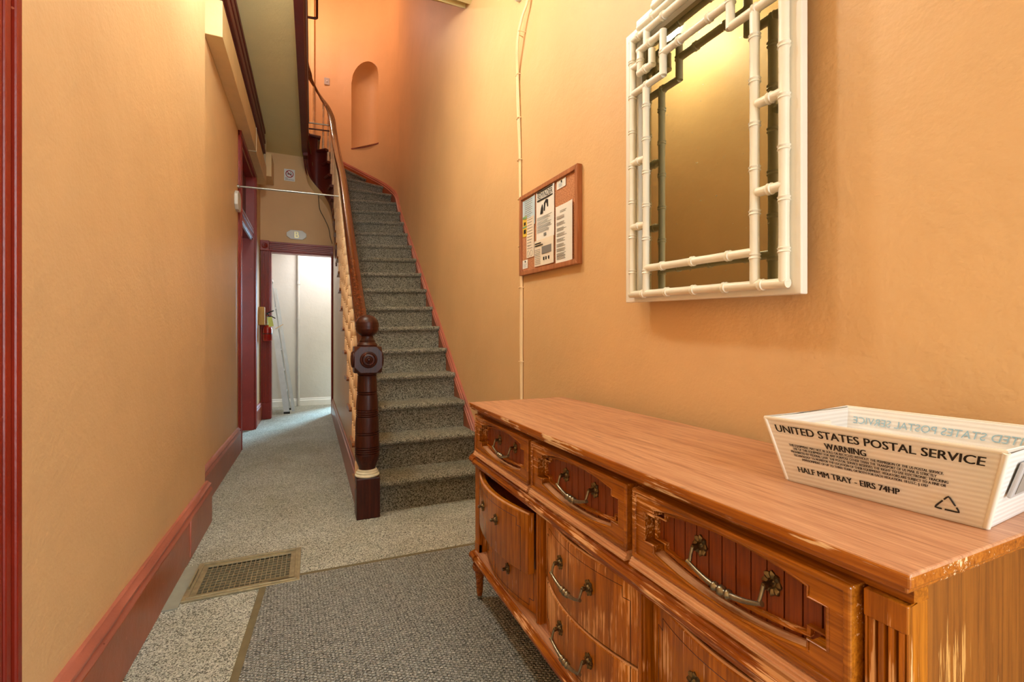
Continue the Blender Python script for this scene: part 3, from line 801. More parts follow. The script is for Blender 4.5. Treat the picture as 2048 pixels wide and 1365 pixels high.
for ci, (ya, yb) in enumerate(cols):
    yc = (ya+yb)/2; w2 = (yb-ya)/2; z0, z1 = 0.628, 0.770; zc = (z0+z1)/2
    hole = cart(yc, zc, w2*0.86, 0.0625, 0.026)
    outer = [(ya, z0), (yb, z0), (yb, z1), (ya, z1)]
    lab = ['small arched-panel drawer front', None, None][ci]
    dw = obj('drawer', MB().prism(outer, 'yz', 0.606, 0.638, hole=list(reversed(hole))), 'oak_front', dr, org=(0.624, yc, z0), bevel=0.0015)
    lip = MB().prism(outer, 'yz', 0.600, 0.610, hole=[(ya+0.010, z0+0.010), (ya+0.010, z1-0.010), (yb-0.010, z1-0.010), (yb-0.010, z0+0.010)])
    obj('edge_moulding', lip, 'oak_front', dw, bevel=0.003)
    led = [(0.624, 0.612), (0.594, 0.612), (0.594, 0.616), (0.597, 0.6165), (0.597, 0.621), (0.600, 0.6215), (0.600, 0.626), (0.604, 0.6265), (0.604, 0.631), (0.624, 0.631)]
    obj('ledge_moulding', MB().prism(led, 'xz', ya-0.002, yb+0.002), 'oak_lit_ledge', dw)  # light on the ledge painted in by the paler wood
    obj('panel_bead', MB().tube([(0.608, p[0], p[1]) for p in cart(yc, zc, w2*0.86, 0.0625, 0.026, 0.988)], 0.0028, 6, closed=True), 'oak_front', dw, smooth=50)
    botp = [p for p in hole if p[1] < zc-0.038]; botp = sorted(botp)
    obj('lit_ledge_strip', MB().loft([[(0.6066, p[0], p[1]+0.0002), (0.6066, p[0], p[1]+0.0012), (0.6345, p[0], p[1]+0.0012), (0.6345, p[0], p[1]+0.0002)] for p in botp]), 'oak_lit_ledge', dw)  # thin added strip, painted pale as light lying on the ledge
    inn = cart(yc, zc, w2*0.81, 0.0515, 0.026, 1.0); inn2 = cart(yc, zc, w2*0.785, 0.0455, 0.026, 1.0)
    obj('inner_frame', MB().prism(inn, 'yz', 0.626, 0.640, hole=list(reversed(inn2))), 'oak_front', dw, bevel=0.0012)
    obj('drawer_box', MB().box(0.650, 0.95, ya+0.02, yb-0.02, z0, z1-0.02), 'oak_panel', dw)
    nb = 13; wb = (2*w2*0.87)/nb
    for k in range(nb):
        yk = yc-w2*0.87+wb*(k+0.5); org = (0.640, yk, zc)
        key = round(wb, 4)
        if key not in brd_m:
            o = obj('panel_board', box(0.635, 0.645, yk-wb*0.46, yk+wb*0.46, zc-0.062, zc+0.062), 'oak_panel', dw, org=org, bevel=0.001); brd_m[key] = o.data
        else:
            link('panel_board', brd_m[key], org, dw, bevel=0.001)
    half = 0.069
    yo = (-0.010, 0.005, -0.010)[ci]
    for sg in (-1, 1): rosette(dw, (0.635, yc+sg*half+yo, zc+0.006))
    bail(dw, (0.635, yc+yo, zc+0.006), half)
# lower bowed drawers
def bowed(ya, yb, z0, z1, dx=0.0, yaw=0.0, xe=0.652, bow=0.042):
    yc = (ya+yb)/2; w2 = (yb-ya)/2
    def fx(y):
        s = (y-yc)/w2; return xe-bow*(1-s*s)+dx+yaw*(y-yc)
    return yc, w2, fx
for ci, (ya0, yb0) in enumerate(cols):
    for row in (0, 1):
        ya, yb = ya0+0.006, yb0-0.006
        z0, z1 = ((0.360, 0.548), (0.208, 0.354))[row]
        dx, yaw = 0.0, 0.0
        if ci == 0 and row == 0: dx, yaw, z0, z1 = -0.040, 0.03, 0.352, 0.540
        if ci == 2 and row == 0: dx = 0.0
        yc, w2, fx = bowed(ya, yb, z0, z1, dx, yaw)
        n_ = 18; rings = []
        for i in range(n_+1):
            y = ya+(yb-ya)*i/n_; x = fx(y)
            rings.append([(x, y, z0+0.002), (x-0.001, y, z0+0.004), (x-0.001, y, z1-0.005), (x+0.002, y, z1), (x+0.020, y, z1), (x+0.020, y, z0+0.002)])
        dw = obj('drawer', MB().loft(rings), 'oak_worn' if ci == 1 else 'oak_vert', dr, org=(0.65+dx, yc, z0), smooth=30)
        obj('top_edge', MB().tube([(fx(ya+(yb-ya)*i/n_)+0.004, ya+(yb-ya)*i/n_, z1-0.0015) for i in range(n_+1)], 0.0034, 6), 'oak_lit_ledge', dw, smooth=40)  # paler wood paints light along the drawer's top edge
        obj('drawer_box', box(0.675+dx, 0.98, ya+0.012, yb-0.012, z0+0.006, z1-0.03), 'oak_panel', dw)
        # incised line with notched corners, running over both drawers of the column
        a = w2*0.86; nn = 0.020
        if row == 0: pts = [(yc-a, z0), (yc-a, z1-0.050), (yc-a+nn, z1-0.050), (yc-a+nn, z1-0.026)]
        else: pts = [(yc-a, z1), (yc-a, z0+0.040), (yc-a+nn, z0+0.040), (yc-a+nn, z0+0.018)]
        full = []
        def dens(p, q, m=8):
            return [(p[0]+(q[0]-p[0])*t/m, p[1]+(q[1]-p[1])*t/m) for t in range(m)]
        seq = pts+[(2*yc-p[0], p[1]) for p in reversed(pts)]
        for i in range(len(seq)-1): full += dens(seq[i], seq[i+1], 16 if i == 3 else 4)
        full.append(seq[-1])
        obj('incised_line', MB().tube([(fx(p[0])-0.0006, p[0], p[1]) for p in full], 0.0011, 4), 'inlay', dw)
        hz = z0+(z1-z0)*0.60; half = 0.069
        if ci == 0:
            ks = ((yc+0.075, hz), (yc-0.062, hz)) if row == 0 else ((yc-0.066, hz-0.004),)
            for ky, kz in ks: rosette(dw, (fx(ky)-0.001, ky, kz))
        elif ci == 1:
            cx_ = fx(yc+half)-0.001
            for sg in (-1, 1): rosette(dw, (fx(yc+sg*half)-0.001, yc+sg*half, hz))
            bail(dw, (cx_, yc, hz), half)
        else:
            rosette(dw, (fx(yc+0.05)-0.001, yc+0.05, hz))
            rosette(dw, (fx(yc-0.07)-0.001, yc-0.07, hz))
# legs with turned bulb and ball foot
leg_m = None
for (x, y) in ((0.632, YF-0.022), (0.632, YN+0.022), (1.015, YF-0.022), (1.015, YN+0.022)):
    org = (x, y, 0.0075 if x < 0.9 else 0.0)
    if leg_m is None:
        prof = [(0.001, 0.012), (0.010, 0.014), (0.011, 0.024), (0.013, 0.028), (0.015, 0.07), (0.020, 0.112), (0.022, 0.116), (0.029, 0.124), (0.031, 0.134), (0.028, 0.144), (0.020, 0.148), (0.022, 0.155)]
        o = obj('leg', MB().lathe(prof, org, 'z', 16), 'oak_rail', dr, org=org, smooth=40); leg_m = o.data
        o2 = obj('ball_foot', MB().lathe([(0.0105*math.sin(PI*i/8)+0.0005, 0.0105-0.0105*math.cos(PI*i/8)) for i in range(9)], org, 'z', 14), 'pewter', dr, org=org, smooth=60); foot_m = o2.data
    else:
        link('leg', leg_m, org, dr); link('ball_foot', foot_m, org, dr)

# ================================================================== MIRROR
SH = 0.045
def shz(y, z): return z+SH*(y-1.02)
mi = thing('wall_mirror', (1.08, 1.03, 1.19), 'mirror in white bamboo fretwork frame on the right wall', 'mirror')
def S(l): return [(y, shz(y, z)) for y, z in l]
outl = S([(0.705, 1.195), (1.358, 1.195), (1.358, 2.165), (1.300, 2.165), (1.300, 2.19), (1.222, 2.19), (1.222, 2.212), (0.840, 2.212), (0.840, 2.19), (0.763, 2.19), (0.763, 2.165), (0.705, 2.165)])
hole = S([(0.748, 1.235), (0.748, 2.108), (1.292, 2.108), (1.292, 1.235)])
obj('backing_frame', MB().prism(outl, 'yz', 1.050, 1.074, hole=hole), 'frame_white', mi, bevel=0.003)
obj('mirror_glass', MB().prism(S([(0.740, 1.225), (1.30, 1.225), (1.30, 2.115), (0.740, 2.115)]), 'yz', 1.070, 1.0735), 'mirror_glass', mi)
obj('hanging_cleat', MB().box(1.0735, 1.1195, 0.86, 1.20, 1.98, 2.06).box(1.0735, 1.1195, 0.95, 1.12, 1.26, 1.30), 'oak_panel', mi)
obj('backing_board', MB().prism(S([(0.735, 1.220), (1.305, 1.220), (1.305, 2.12), (0.735, 2.12)]), 'yz', 1.0736, 1.078), 'oak_panel', mi)
def bamboo(p, q, r=0.0125, nodes=None):
    (y0, z0), (y1, z1) = p, q; ln = math.hypot(y1-y0, z1-z0)
    if nodes is None: nodes = max(1, int(ln/0.115)) if ln > 0.06 else 0
    ts = [0.0]; rs = [r*0.98]
    for k in range(nodes):
        t = (k+0.62)/(nodes+0.24); e = 0.006/ln
        ts += [t-2.2*e, t-1.1*e, t-0.8*e, t, t+0.8*e, t+1.1*e, t+2.2*e]; rs += [r*0.96, r*1.02, r*1.22, r*1.02, r*1.22, r*1.02, r*0.96]
        t2 = (k+1.12)/(nodes+0.24)
        if t2 < 0.97: ts.append(t2); rs.append(r*0.93)
    ts.append(1.0); rs.append(r*0.98)
    return MB().tube([(1.036, y0+(y1-y0)*t, shz(y0+(y1-y0)*t, z0+(z1-z0)*t)) for t in ts], rs, 12)
A = 1.302; Bq = 0.738; ci_, cj_ = 1.231, 0.817
rods = [((A, 1.225), (A, 2.115)), ((Bq, 1.225), (Bq, 2.115)), ((A+0.01, 1.222), (Bq-0.01, 1.222)), ((ci_, 1.225), (ci_, 1.927)), ((cj_, 1.225), (cj_, 1.927)), ((ci_, 1.307), (cj_, 1.307))]
def both(p, q): rods.append((p, q)); rods.append(((2.04-p[0]+(0.0), p[1]), (2.04-q[0], q[1])))
both((A, 1.682), (ci_, 1.682)); both((A, 1.457), (ci_, 1.457))
both((A, 1.927), (1.149, 1.927)); both((1.149, 1.921), (1.149, 2.068)); both((A, 2.018), (1.261, 2.018))
both((1.270, 2.062), (1.149, 2.062)); both((1.261, 1.982), (1.261, 2.066)); both((1.268, 1.985), (1.195, 1.985)); both((1.202, 1.985), (1.202, 2.035))
both((1.228, 2.060), (1.228, 2.118)); both((A+0.008, 2.115), (1.222, 2.115))
rods += [((1.149, 1.995), (0.891, 1.995)), ((1.225, 2.113), (0.815, 2.113)), ((1.268, 2.142), (0.772, 2.142)), ((1.195, 2.172), (0.845, 2.172))]
for p, q in rods: obj('bamboo_rod', bamboo(p, q), 'bamboo_white', mi, smooth=45)

# ================================================================== CORKBOARD
SC = 0.04
def cz(y, z): return z+SC*(y-2.08)
def Q(l): return [(y, cz(y, z)) for y, z in l]
cb = thing('corkboard', (1.11, 2.08, 1.43), 'oak-framed corkboard pinned with notices on the right wall', 'noticeboard')
Y1c, Y2c, Z1c, Z2c = 1.760, 2.390, 1.433, 1.886
obj('cork_panel', MB().prism(Q([(Y1c+0.01, Z1c+0.01), (Y2c-0.01, Z1c+0.01), (Y2c-0.01, Z2c-0.01), (Y1c+0.01, Z2c-0.01)]), 'yz', 1.104, 1.118), 'cork', cb)
fw = 0.023
for l in ([(Y1c, Z1c), (Y2c, Z1c), (Y2c-fw, Z1c+fw), (Y1c+fw, Z1c+fw)], [(Y1c, Z2c), (Y2c, Z2c), (Y2c-fw, Z2c-fw), (Y1c+fw, Z2c-fw)], [(Y1c, Z1c), (Y1c+fw, Z1c+fw), (Y1c+fw, Z2c-fw), (Y1c, Z2c)], [(Y2c, Z1c), (Y2c-fw, Z1c+fw), (Y2c-fw, Z2c-fw), (Y2c, Z2c)]):
    obj('frame_rail', MB().prism(Q(l), 'yz', 1.092, 1.119), 'cork_frame', cb, bevel=0.002)
def sheet(label, mat, yL, yR, zb, zt, x=1.103, curl=0.004):
    """yL = left edge in view (far), yR = right edge (near)"""
    n = 8; rings = []
    for i in range(n+1):
        t = i/n; y = yL+(yR-yL)*t; dx = -curl*(t**4)
        rings.append([(x+dx, y, cz(y, zb)), (x+dx, y, cz(y, zt)), (x+dx-0.0008, y, cz(y, zt)), (x+dx-0.0008, y, cz(y, zb))])
    o = thing('notice', (x, (yL+yR)/2, zb), label, 'paper', 'notices on the corkboard')
    obj('sheet', MB().loft(rings), mat, o)
    return o
def lines(o, x, yL, yR, rows, mat='ink_grey', h=0.0025, ragged=True):
    mb = MB()
    for z in rows:
        e = yR+(random.uniform(0, 0.35)*(yL-yR) if ragged else 0)
        mb.add([(x, yL, cz(yL, z)), (x, e, cz(e, z)), (x, e, cz(e, z+h)), (x, yL, cz(yL, z+h))], [(0, 1, 2, 3)])
    obj('printed_lines', mb, mat, o)
def rows(z0, z1, n): return [z0+(z1-z0)*i/(n-1) for i in range(n)]
UPV = Vector((0, -1, -SC)); 
def btext(o, txt, x, yL, z, size, mat='ink', width=None):
    obj('lettering', put2d(MB(), text_geo(txt, size, width=width, bold=0.0), (x, yL, cz(yL, z)), UPV, (0, 0, 1)), mat, o)
s1 = sheet('pale blue sheet of small print at the upper left of the corkboard', 'paper_blue', 2.362, 2.20, 1.70, 1.856, 1.1035)
lines(s1, 1.1012, 2.335, 2.215, rows(1.745, 1.845, 10))
s2 = sheet('white notice headed REMINDER in black on the corkboard', 'paper', 2.185, 1.982, 1.60, 1.860, 1.1015)
x = 1.0978
obj('heading_bar', MB().prism(Q([(2.170, 1.806), (1.998, 1.806), (1.998, 1.813), (2.170, 1.813)]), 'yz', x-0.0004, x+0.002), 'ink', s2)
obj('heading_bar', MB().prism(Q([(2.170, 1.851), (1.998, 1.851), (1.998, 1.857), (2.170, 1.857)]), 'yz', x-0.0004, x+0.002), 'ink', s2)
btext(s2, 'REMINDER', x-0.0006, 2.168, 1.817, 0.042, width=0.166)
mb = MB(); mb.prism(Q([(2.135, 1.735), (2.125, 1.765), (2.112, 1.782), (2.104, 1.760), (2.108, 1.735)]), 'yz', x-0.0005, x+0.002)
mb.prism(Q([(2.095, 1.745), (2.092, 1.785), (2.070, 1.800), (2.050, 1.795), (2.048, 1.760), (2.056, 1.758), (2.062, 1.780), (2.080, 1.786), (2.086, 1.745)]), 'yz', x-0.0005, x+0.002)
obj('printed_drawing', mb, 'ink', s2)
for z in (1.705, 1.682, 1.660, 1.640): lines(s2, x-0.0002, 2.170, 2.0, (z, z+0.006, z+0.012))
obj('printed_mark', MB().prism(Q([(2.095, 1.616), (2.07, 1.616), (2.07, 1.630), (2.095, 1.630)]), 'yz', x-0.0004, x+0.002), 'ink_grey', s2)
s3 = sheet('long white sheet of typed paragraphs at the right of the corkboard', 'paper', 1.975, 1.805, 1.458, 1.735, 1.1025, 0.008)
lines(s3, 1.1002, 1.93, 1.855, (1.700, 1.706)); 
for z in (1.670, 1.640, 1.612, 1.586, 1.560, 1.535, 1.512, 1.490, 1.474): lines(s3, 1.1002, 1.962, 1.865, (z, z+0.006, z+0.012))
s4 = sheet('narrow cream sheet of typed lines left of the reminder on the corkboard', 'paper_cream', 2.310, 2.208, 1.525, 1.748, 1.1025)
lines(s4, 1.1000, 2.298, 2.225, rows(1.575, 1.735, 11))
mb = MB()
for yy in (2.285, 2.245):
    mb.tube([(1.0998, yy+0.014*math.cos(a*PI/6), cz(yy, 1.548+0.016*math.sin(a*PI/6))) for a in range(12)], 0.0008, 4, closed=True)
obj('printed_drawing', mb, 'ink_grey', s4)
s5 = sheet('lower sheet with small drawings under the reminder notice', 'paper_cream', 2.205, 1.985, 1.465, 1.602, 1.1000)
lines(s5, 1.0962, 2.195, 2.13, rows(1.475, 1.550, 9), ragged=False)
lines(s5, 1.0962, 2.195, 2.09, (1.582, 1.570), 'ink', 0.006)
obj('printed_drawing', MB().prism(Q([(2.115, 1.523), (2.01, 1.523), (2.01, 1.562), (2.115, 1.562)]), 'yz', 1.0963, 1.099), 'ink_grey', s5)
mb = MB()
for yy in (2.10, 2.075, 2.045): mb.prism(Q([(yy, 1.490), (yy-0.012, 1.490), (yy-0.012, 1.506), (yy, 1.506)]), 'yz', 1.0963, 1.099)
obj('printed_mark', mb, 'ink', s5)
s6 = sheet('small white business card at the top right of the corkboard', 'paper', 1.965, 1.875, 1.818, 1.858, 1.1028, 0.002)
lines(s6, 1.1008, 1.945, 1.895, rows(1.826, 1.840, 4), 'ink_blue', 0.0016)
s7 = sheet('small white business card at the bottom left of the corkboard', 'paper', 2.362, 2.292, 1.470, 1.518, 1.1028, 0.002)
lines(s7, 1.1008, 2.345, 2.305, rows(1.478, 1.495, 4), 'ink_blue', 0.0016)
for o_, yy, zz2 in ((s6, 1.92, 1.848), (s7, 2.328, 1.508)):
    obj('printed_mark', MB().prism(Q([(yy, zz2-0.005), (yy-0.008, zz2-0.003), (yy-0.006, zz2+0.006), (yy+0.003, zz2+0.005)]), 'yz', 1.1000, 1.1025), 'ink', o_)
s8 = sheet('yellow and green picture card at the left edge of the corkboard', 'paper_yellow', 2.360, 2.305, 1.650, 1.765, 1.1032, 0.001)
obj('printed_picture', MB().prism(Q([(2.357, 1.752), (2.308, 1.752), (2.308, 1.763), (2.357, 1.763)]), 'yz', 1.1008, 1.104).prism(Q([(2.357, 1.700), (2.308, 1.700), (2.308, 1.708), (2.357, 1.708)]), 'yz', 1.1008, 1.104), 'paper_green', s8)
obj('printed_mark', MB().prism(Q([(2.345, 1.668), (2.318, 1.668), (2.318, 1.69), (2.345, 1.69)]), 'yz', 1.1006, 1.104).prism(Q([(2.342, 1.715), (2.320, 1.715), (2.320, 1.732), (2.342, 1.732)]), 'yz', 1.1006, 1.104), 'ink', s8)
s8['group'] = 'notices on the corkboard'

# ================================================================== POSTAL TRAY
tz0, tz1 = 0.8155, 0.930
bt = [(0.795, 0.560), (0.832, 0.305), (1.012, 0.318), (0.985, 0.575)]       # bottom: front-far, front-near, back-near, back-far
tp = [(0.757, 0.575), (0.793, 0.272), (1.058, 0.288), (1.034, 0.596)]
tr = thing('mail_tray', (0.90, 0.44, tz0), 'white corrugated postal tray standing on the near end of the dresser', 'tray')
B_ = [Vector((x, y, tz0)) for x, y in bt]; T_ = [Vector((x, y, tz1)) for x, y in tp]
cen = Vector((0.907, 0.437, 0))
def panel(i, j, name):
    a, b, c_, d = B_[i], B_[j], T_[j], T_[i]; nrm = (b-a).cross(d-a).normalized()
    m_ = (a+c_)/2
    if nrm.dot(Vector((cen.x, cen.y, m_.z))-m_) < 0: nrm = -nrm
    t = nrm*0.0045
    o = obj(name, MB().loft([[a, b, c_, d], [a+t, b+t, c_+t, d+t]]), 'tray_plastic', tr, bevel=0.0015)
    return (b-a), (d-a), nrm
obj('base', MB().loft([[p+Vector((0, 0, 0.0)) for p in B_], [p+Vector((0, 0, 0.004)) for p in B_]]), 'tray_plastic', tr)
fa_ = panel(0, 1, 'front_panel'); panel(2, 3, 'back_panel'); panel(1, 2, 'near_end_panel'); panel(3, 0, 'far_end_panel')
for i in range(4):
    j = (i+1) % 4
rim = MB(); rim.tube([T_[i]+Vector((0, 0, 0.001)) for i in range(4)], 0.0032, 6, closed=True)
obj('rim', rim, 'frame_white', tr, smooth=50)
obj('corner_fold', MB().tube([B_[1]+Vector((0, 0, 0.003)), T_[1]], 0.0042, 8), 'frame_white', tr, smooth=50)
obj('corner_fold', MB().tube([B_[0]+Vector((0, 0, 0.003)), T_[0]], 0.003, 8), 'frame_white', tr, smooth=50)
# lettering on the front panel: u along the panel 0..1, v up 0..1
a, b, c_, d = B_[0], B_[1], T_[1], T_[0]
nrm = -fa_[2]
def fp(u, v): return a*(1-u)*(1-v)+b*u*(1-v)+c_*u*v+d*(1-u)*v+nrm*0.0006
def ftext(txt, u0, u1, v, hh, mat='ink'):
    g = text_geo(txt, 1.0, bold=0.0); vs = g[0]; x0 = min(p[0] for p in vs); x1 = max(p[0] for p in vs)
    out = [fp(u0+(u1-u0)*(p[0]-x0)/(x1-x0), v+p[1]*hh) for p in vs]
    return out, g[1]
def ft(items, mat='ink'):
    mb = MB()
    for it in items:
        for du in (-0.0016, 0.0, 0.0016) if it[4] > 0.1 else (-0.0007, 0.0007): mb.add(*ftext(it[0], it[1]+du, it[2]+du, it[3], it[4]))
    o = obj('lettering', mb, mat, tr); return o
ft([('UNITED STATES POSTAL SERVICE', 0.045, 0.945, 0.805, 0.160)])
ft([('WARNING', 0.300, 0.500, 0.655, 0.130)])
ft([('THIS EQUIPMENT MAY NOT BE SOLD OR RECYCLED WITHOUT THE PERMISSION OF THE US POSTAL SERVICE.', 0.095, 0.815, 0.600, 0.052),
    ('USE OF THIS EQUIPMENT FOR ANY PURPOSE OTHER THAN THE TRANSPORT OF US MAIL IS STRICTLY', 0.115, 0.790, 0.548, 0.052),
    ('PROHIBITED BY FEDERAL LAW. THE POSTAL SERVICE RESERVES THE RIGHT TO USE ELECTRONIC TRACKING', 0.095, 0.835, 0.496, 0.052),
    ('TECHNOLOGY TO MONITOR THE LOCATION OF THEIR EQUIPMENT. VIOLATORS ARE SUBJECT TO A FINE OR', 0.105, 0.828, 0.444, 0.052),
    ('IMPRISONMENT OF UP TO THREE YEARS, OR BOTH FOR EACH VIOLATION. 18 U.S.C. \u00a7 1707', 0.150, 0.760, 0.392, 0.052)])
ft([('HALF MM TRAY - EIRS 74HP', 0.105, 0.640, 0.195, 0.125)])
# recycling triangle
mb = MB(); tri = [(0.842, 0.335), (0.892, 0.140), (0.790, 0.140)]
for i in range(3):
    p, q = tri[i], tri[(i+1) % 3]; r_ = tri[i-1]
    L_ = lambda A_, B__, t: (A_[0]+(B__[0]-A_[0])*t, A_[1]+(B__[1]-A_[1])*t)
    pts = [L_(p, r_, 0.30), L_(p, r_, 0.14), L_(L_(p, r_, 0.05), L_(p, q, 0.05), 0.5), L_(p, q, 0.14), L_(p, q, 0.35), L_(p, q, 0.58)]
    mb.tube([fp(*k) for k in pts], 0.0011, 5)
obj('recycling_mark', mb, 'ink', tr)
# printing showing through from the outside of the back panel (seen mirrored)
a2, b2, c2, d2_ = B_[2], B_[3], T_[3], T_[2]
n2 = (b2-a2).cross(d2_-a2).normalized()
if n2.dot(cen-Vector((a2.x, a2.y, 0))) < 0: n2 = -n2
def bp2(u, v): return a2*(1-u)*(1-v)+b2*u*(1-v)+c2*u*v+d2_*(1-u)*v+n2*0.0056
mb = MB()
for txt, u0, u1, v, hh in (('UNITED STATES POSTAL SERVICE', 0.06, 0.95, 0.74, 0.16), ('WARNING', 0.42, 0.62, 0.56, 0.10)):
    g = text_geo(txt, 1.0); vs = g[0]; x0 = min(p[0] for p in vs); x1 = max(p[0] for p in vs)
    mb.add([bp2(u0+(u1-u0)*(p[0]-x0)/(x1-x0), v+p[1]*hh) for p in vs], g[1])
obj('print_show_through', mb, 'ink_blue', tr)
# handle flap in the far end, label holder on the near end
p = (B_[3]+B_[0]+T_[3]+T_[0])/4; ax = (B_[3]-B_[0]).normalized(); up_ = (T_[0]+T_[3]-B_[0]-B_[3]).normalized(); nn_ = ax.cross(up_).normalized()
if nn_.dot(cen-Vector((p.x, p.y, 0))) < 0: nn_ = -nn_
q = [p-ax*0.05+up_*0.002, p+ax*0.055+up_*0.002, p+ax*0.055+up_*0.038, p-ax*0.05+up_*0.038]
obj('handle_flap', MB().loft([[k+nn_*0.005 for k in q], [k+nn_*0.010 for k in q]]), 'frame_white', tr, bevel=0.002)
p = (B_[1]+B_[2]+T_[1]+T_[2])/4; ax = (B_[2]-B_[1]).normalized(); up_ = (T_[1]+T_[2]-B_[1]-B_[2]).normalized(); nn_ = ax.cross(up_).normalized()
if nn_.dot(cen-Vector((p.x, p.y, 0))) > 0: nn_ = -nn_
q = [p-ax*0.075-up_*0.012, p+ax*0.075-up_*0.012, p+ax*0.075+up_*0.040, p-ax*0.075+up_*0.040]
obj('label_holder', MB().loft([[k+nn_*0.001 for k in q], [k+nn_*0.006 for k in q]]), 'grey_plate', tr, bevel=0.002)
q = [p-ax*0.066-up_*0.006, p+ax*0.066-up_*0.006, p+ax*0.066+up_*0.030, p-ax*0.066+up_*0.030]
obj('label_card', MB().loft([[k+nn_*0.0062 for k in q], [k+nn_*0.0068 for k in q]]), 'card_grey', tr)

# ================================================================== FLOOR THINGS
# entrance mat
fm = thing('entrance_mat', (0.3, 1.2, 0), 'grey ribbed entrance mat with rubber border on the carpet', 'mat')
far_l, far_r, ne_l, ne_r = (-0.206, 2.305), (0.90, 2.280), (-0.385, -1.2), (0.90, -1.2)
def rip(y): return 0.0
bw = 0.026
poly = [ne_l, ne_r, far_r, far_l]; inn = [(ne_l[0]+bw, ne_l[1]+bw), (ne_r[0]-bw, ne_r[1]+bw), (far_r[0]-bw, far_r[1]-bw), (far_l[0]+bw, far_l[1]-bw)]
obj('rubber_border', MB().prism(poly, 'xy', 0.0005, 0.005, hole=list(reversed(inn))), 'rubber', fm, bevel=0.002)
obj('ribbed_pile', MB().prism(inn, 'xy', 0.0005, 0.007), 'mat', fm, bevel=0.002)
# floor register
vt = thing('floor_register', (-0.27, 2.41, 0), 'old iron floor register grille set in the carpet by the left wall', 'vent')
obj('duct', MB().prism([(VX0, VY0), (VX1, VY0), (VX1, VY1), (VX0, VY1)], 'xy', -0.20, -0.028).prism([(VX0+0.0, VY0), (VX1, VY0), (VX1, VY1), (VX0, VY1)], 'xy', -0.205, -0.2), 'dark', vt)
bpy.data.objects.remove([o for o in vt.children if o.name.startswith('duct')][0])
mb = MB()
for (x0, x1, y0, y1) in ((VX0-0.002, VX0, VY0, VY1), (VX1, VX1+0.002, VY0, VY1), (VX0, VX1, VY0-0.002, VY0), (VX0, VX1, VY1, VY1+0.002)): mb.box(x0, x1, y0, y1, -0.20, -0.001)
mb.box(VX0, VX1, VY0, VY1, -0.205, -0.2)
obj('duct', mb, 'dark', vt)
ox0, ox1, oy0, oy1 = -0.492, -0.052, 2.232, 2.582
fr = lambda d: [(ox0+d, oy0+d), (ox1-d, oy0+d), (ox1-d, oy1-d), (ox0+d, oy1-d)]
obj('frame', MB().prism(fr(0), 'xy', 0.0003, 0.010, hole=list(reversed(fr(0.018)))).prism(fr(0.014), 'xy', 0.0003, 0.014, hole=list(reversed(fr(0.024)))).prism(fr(0.022), 'xy', -0.002, 0.007, hole=list(reversed(fr(0.046)))), 'vent_iron', vt, bevel=0.002)
gx0, gx1, gy0, gy1 = ox0+0.044, ox1-0.044, oy0+0.044, oy1-0.044
nbx, nby = 18, 10
for k in range(1, nbx):
    x = gx0+(gx1-gx0)*k/nbx; obj('grille_bar', MB().box(x-0.0017, x+0.0017, gy0-0.004, gy1+0.004, -0.006, 0.004), 'vent_iron', vt)
for k in range(1, nby):
    y = gy0+(gy1-gy0)*k/nby; obj('grille_bar', MB().box(gx0-0.004, gx1+0.004, y-0.0017, y+0.0017, -0.005, 0.0045), 'vent_iron', vt)
for k in range(1, 7):
    y = gy0+(gy1-gy0)*k/7; obj('louver', MB().add([(gx0, y-0.012, -0.040), (gx1, y-0.012, -0.040), (gx1, y+0.006, -0.022), (gx0, y+0.006, -0.022), (gx0, y-0.010, -0.042), (gx1, y-0.010, -0.042), (gx1, y+0.008, -0.024), (gx0, y+0.008, -0.024)], [(0, 1, 2, 3), (4, 7, 6, 5), (0, 4, 5, 1), (1, 5, 6, 2), (2, 6, 7, 3), (3, 7, 4, 0)]), 'vent_iron', vt)
obj('lever', MB().box(ox0+0.006, ox0+0.012, 2.33, 2.50, 0.010, 0.022), 'vent_iron', vt)
obj('filler_board', box(-0.545, ox0-0.001, 2.195, 2.575, 0.0003, 0.006), 'vent_board', vt)

# ================================================================== WALL THINGS
# cables up the right wall
cbn = thing('wall_cables', (1.11, 2.40, 0.0), 'bundle of thin tan cables clipped up the right wall beside the corkboard', 'cable')
for q, (dy, dx) in enumerate(((-0.009, 0), (0.0, -0.003), (0.009, 0))):
    pth = [(1.113+dx, 2.402+dy, 0.02), (1.113+dx, 2.402+dy, 0.75), (1.113+dx, 2.405+dy*1.3, 1.1), (1.113+dx, 2.402+dy, 1.43), (1.112+dx, 2.415+dy*0.8, 1.85), (1.113+dx, 2.425+dy, 2.19), (1.110+dx, 2.440+dy*1.3, 2.45), (1.108+dx, 2.446+dy, 2.64), (1.085+dx, 2.395+dy, 2.80), (1.088+dx, 2.345+dy, 2.90), (1.10+dx, 2.285+dy, 2.99), (1.10+dx, 2.27+dy, 3.25)]
    obj('cable', MB().tube(cr(pth, 6), 0.0048, 7), 'cable', cbn, smooth=60)
for z, y in ((0.95, 2.403), (1.38, 2.403), (1.62, 2.41), (1.90, 2.417), (2.13, 2.424), (2.38, 2.436), (2.64, 2.446), (2.84, 2.375)):
    obj('clip', MB().tube([(1.119, y+0.024, z), (1.103 if z < 2.7 else 1.08, y+0.015, z+0.001), (1.102 if z < 2.7 else 1.078, y-0.014, z+0.002), (1.119, y-0.020, z)], 0.003, 6), 'cable', cbn, smooth=50)
jb = obj('junction_dome', MB().lathe([(0.052, 0.0), (0.052, -0.016), (0.044, -0.034), (0.026, -0.046), (0.001, -0.050)], (1.12, 2.42, 3.118), 'x', 24), 'sign_white', smooth=50)
tag(jb, 'round white junction cover high on the right wall beside the cables', 'junction box')
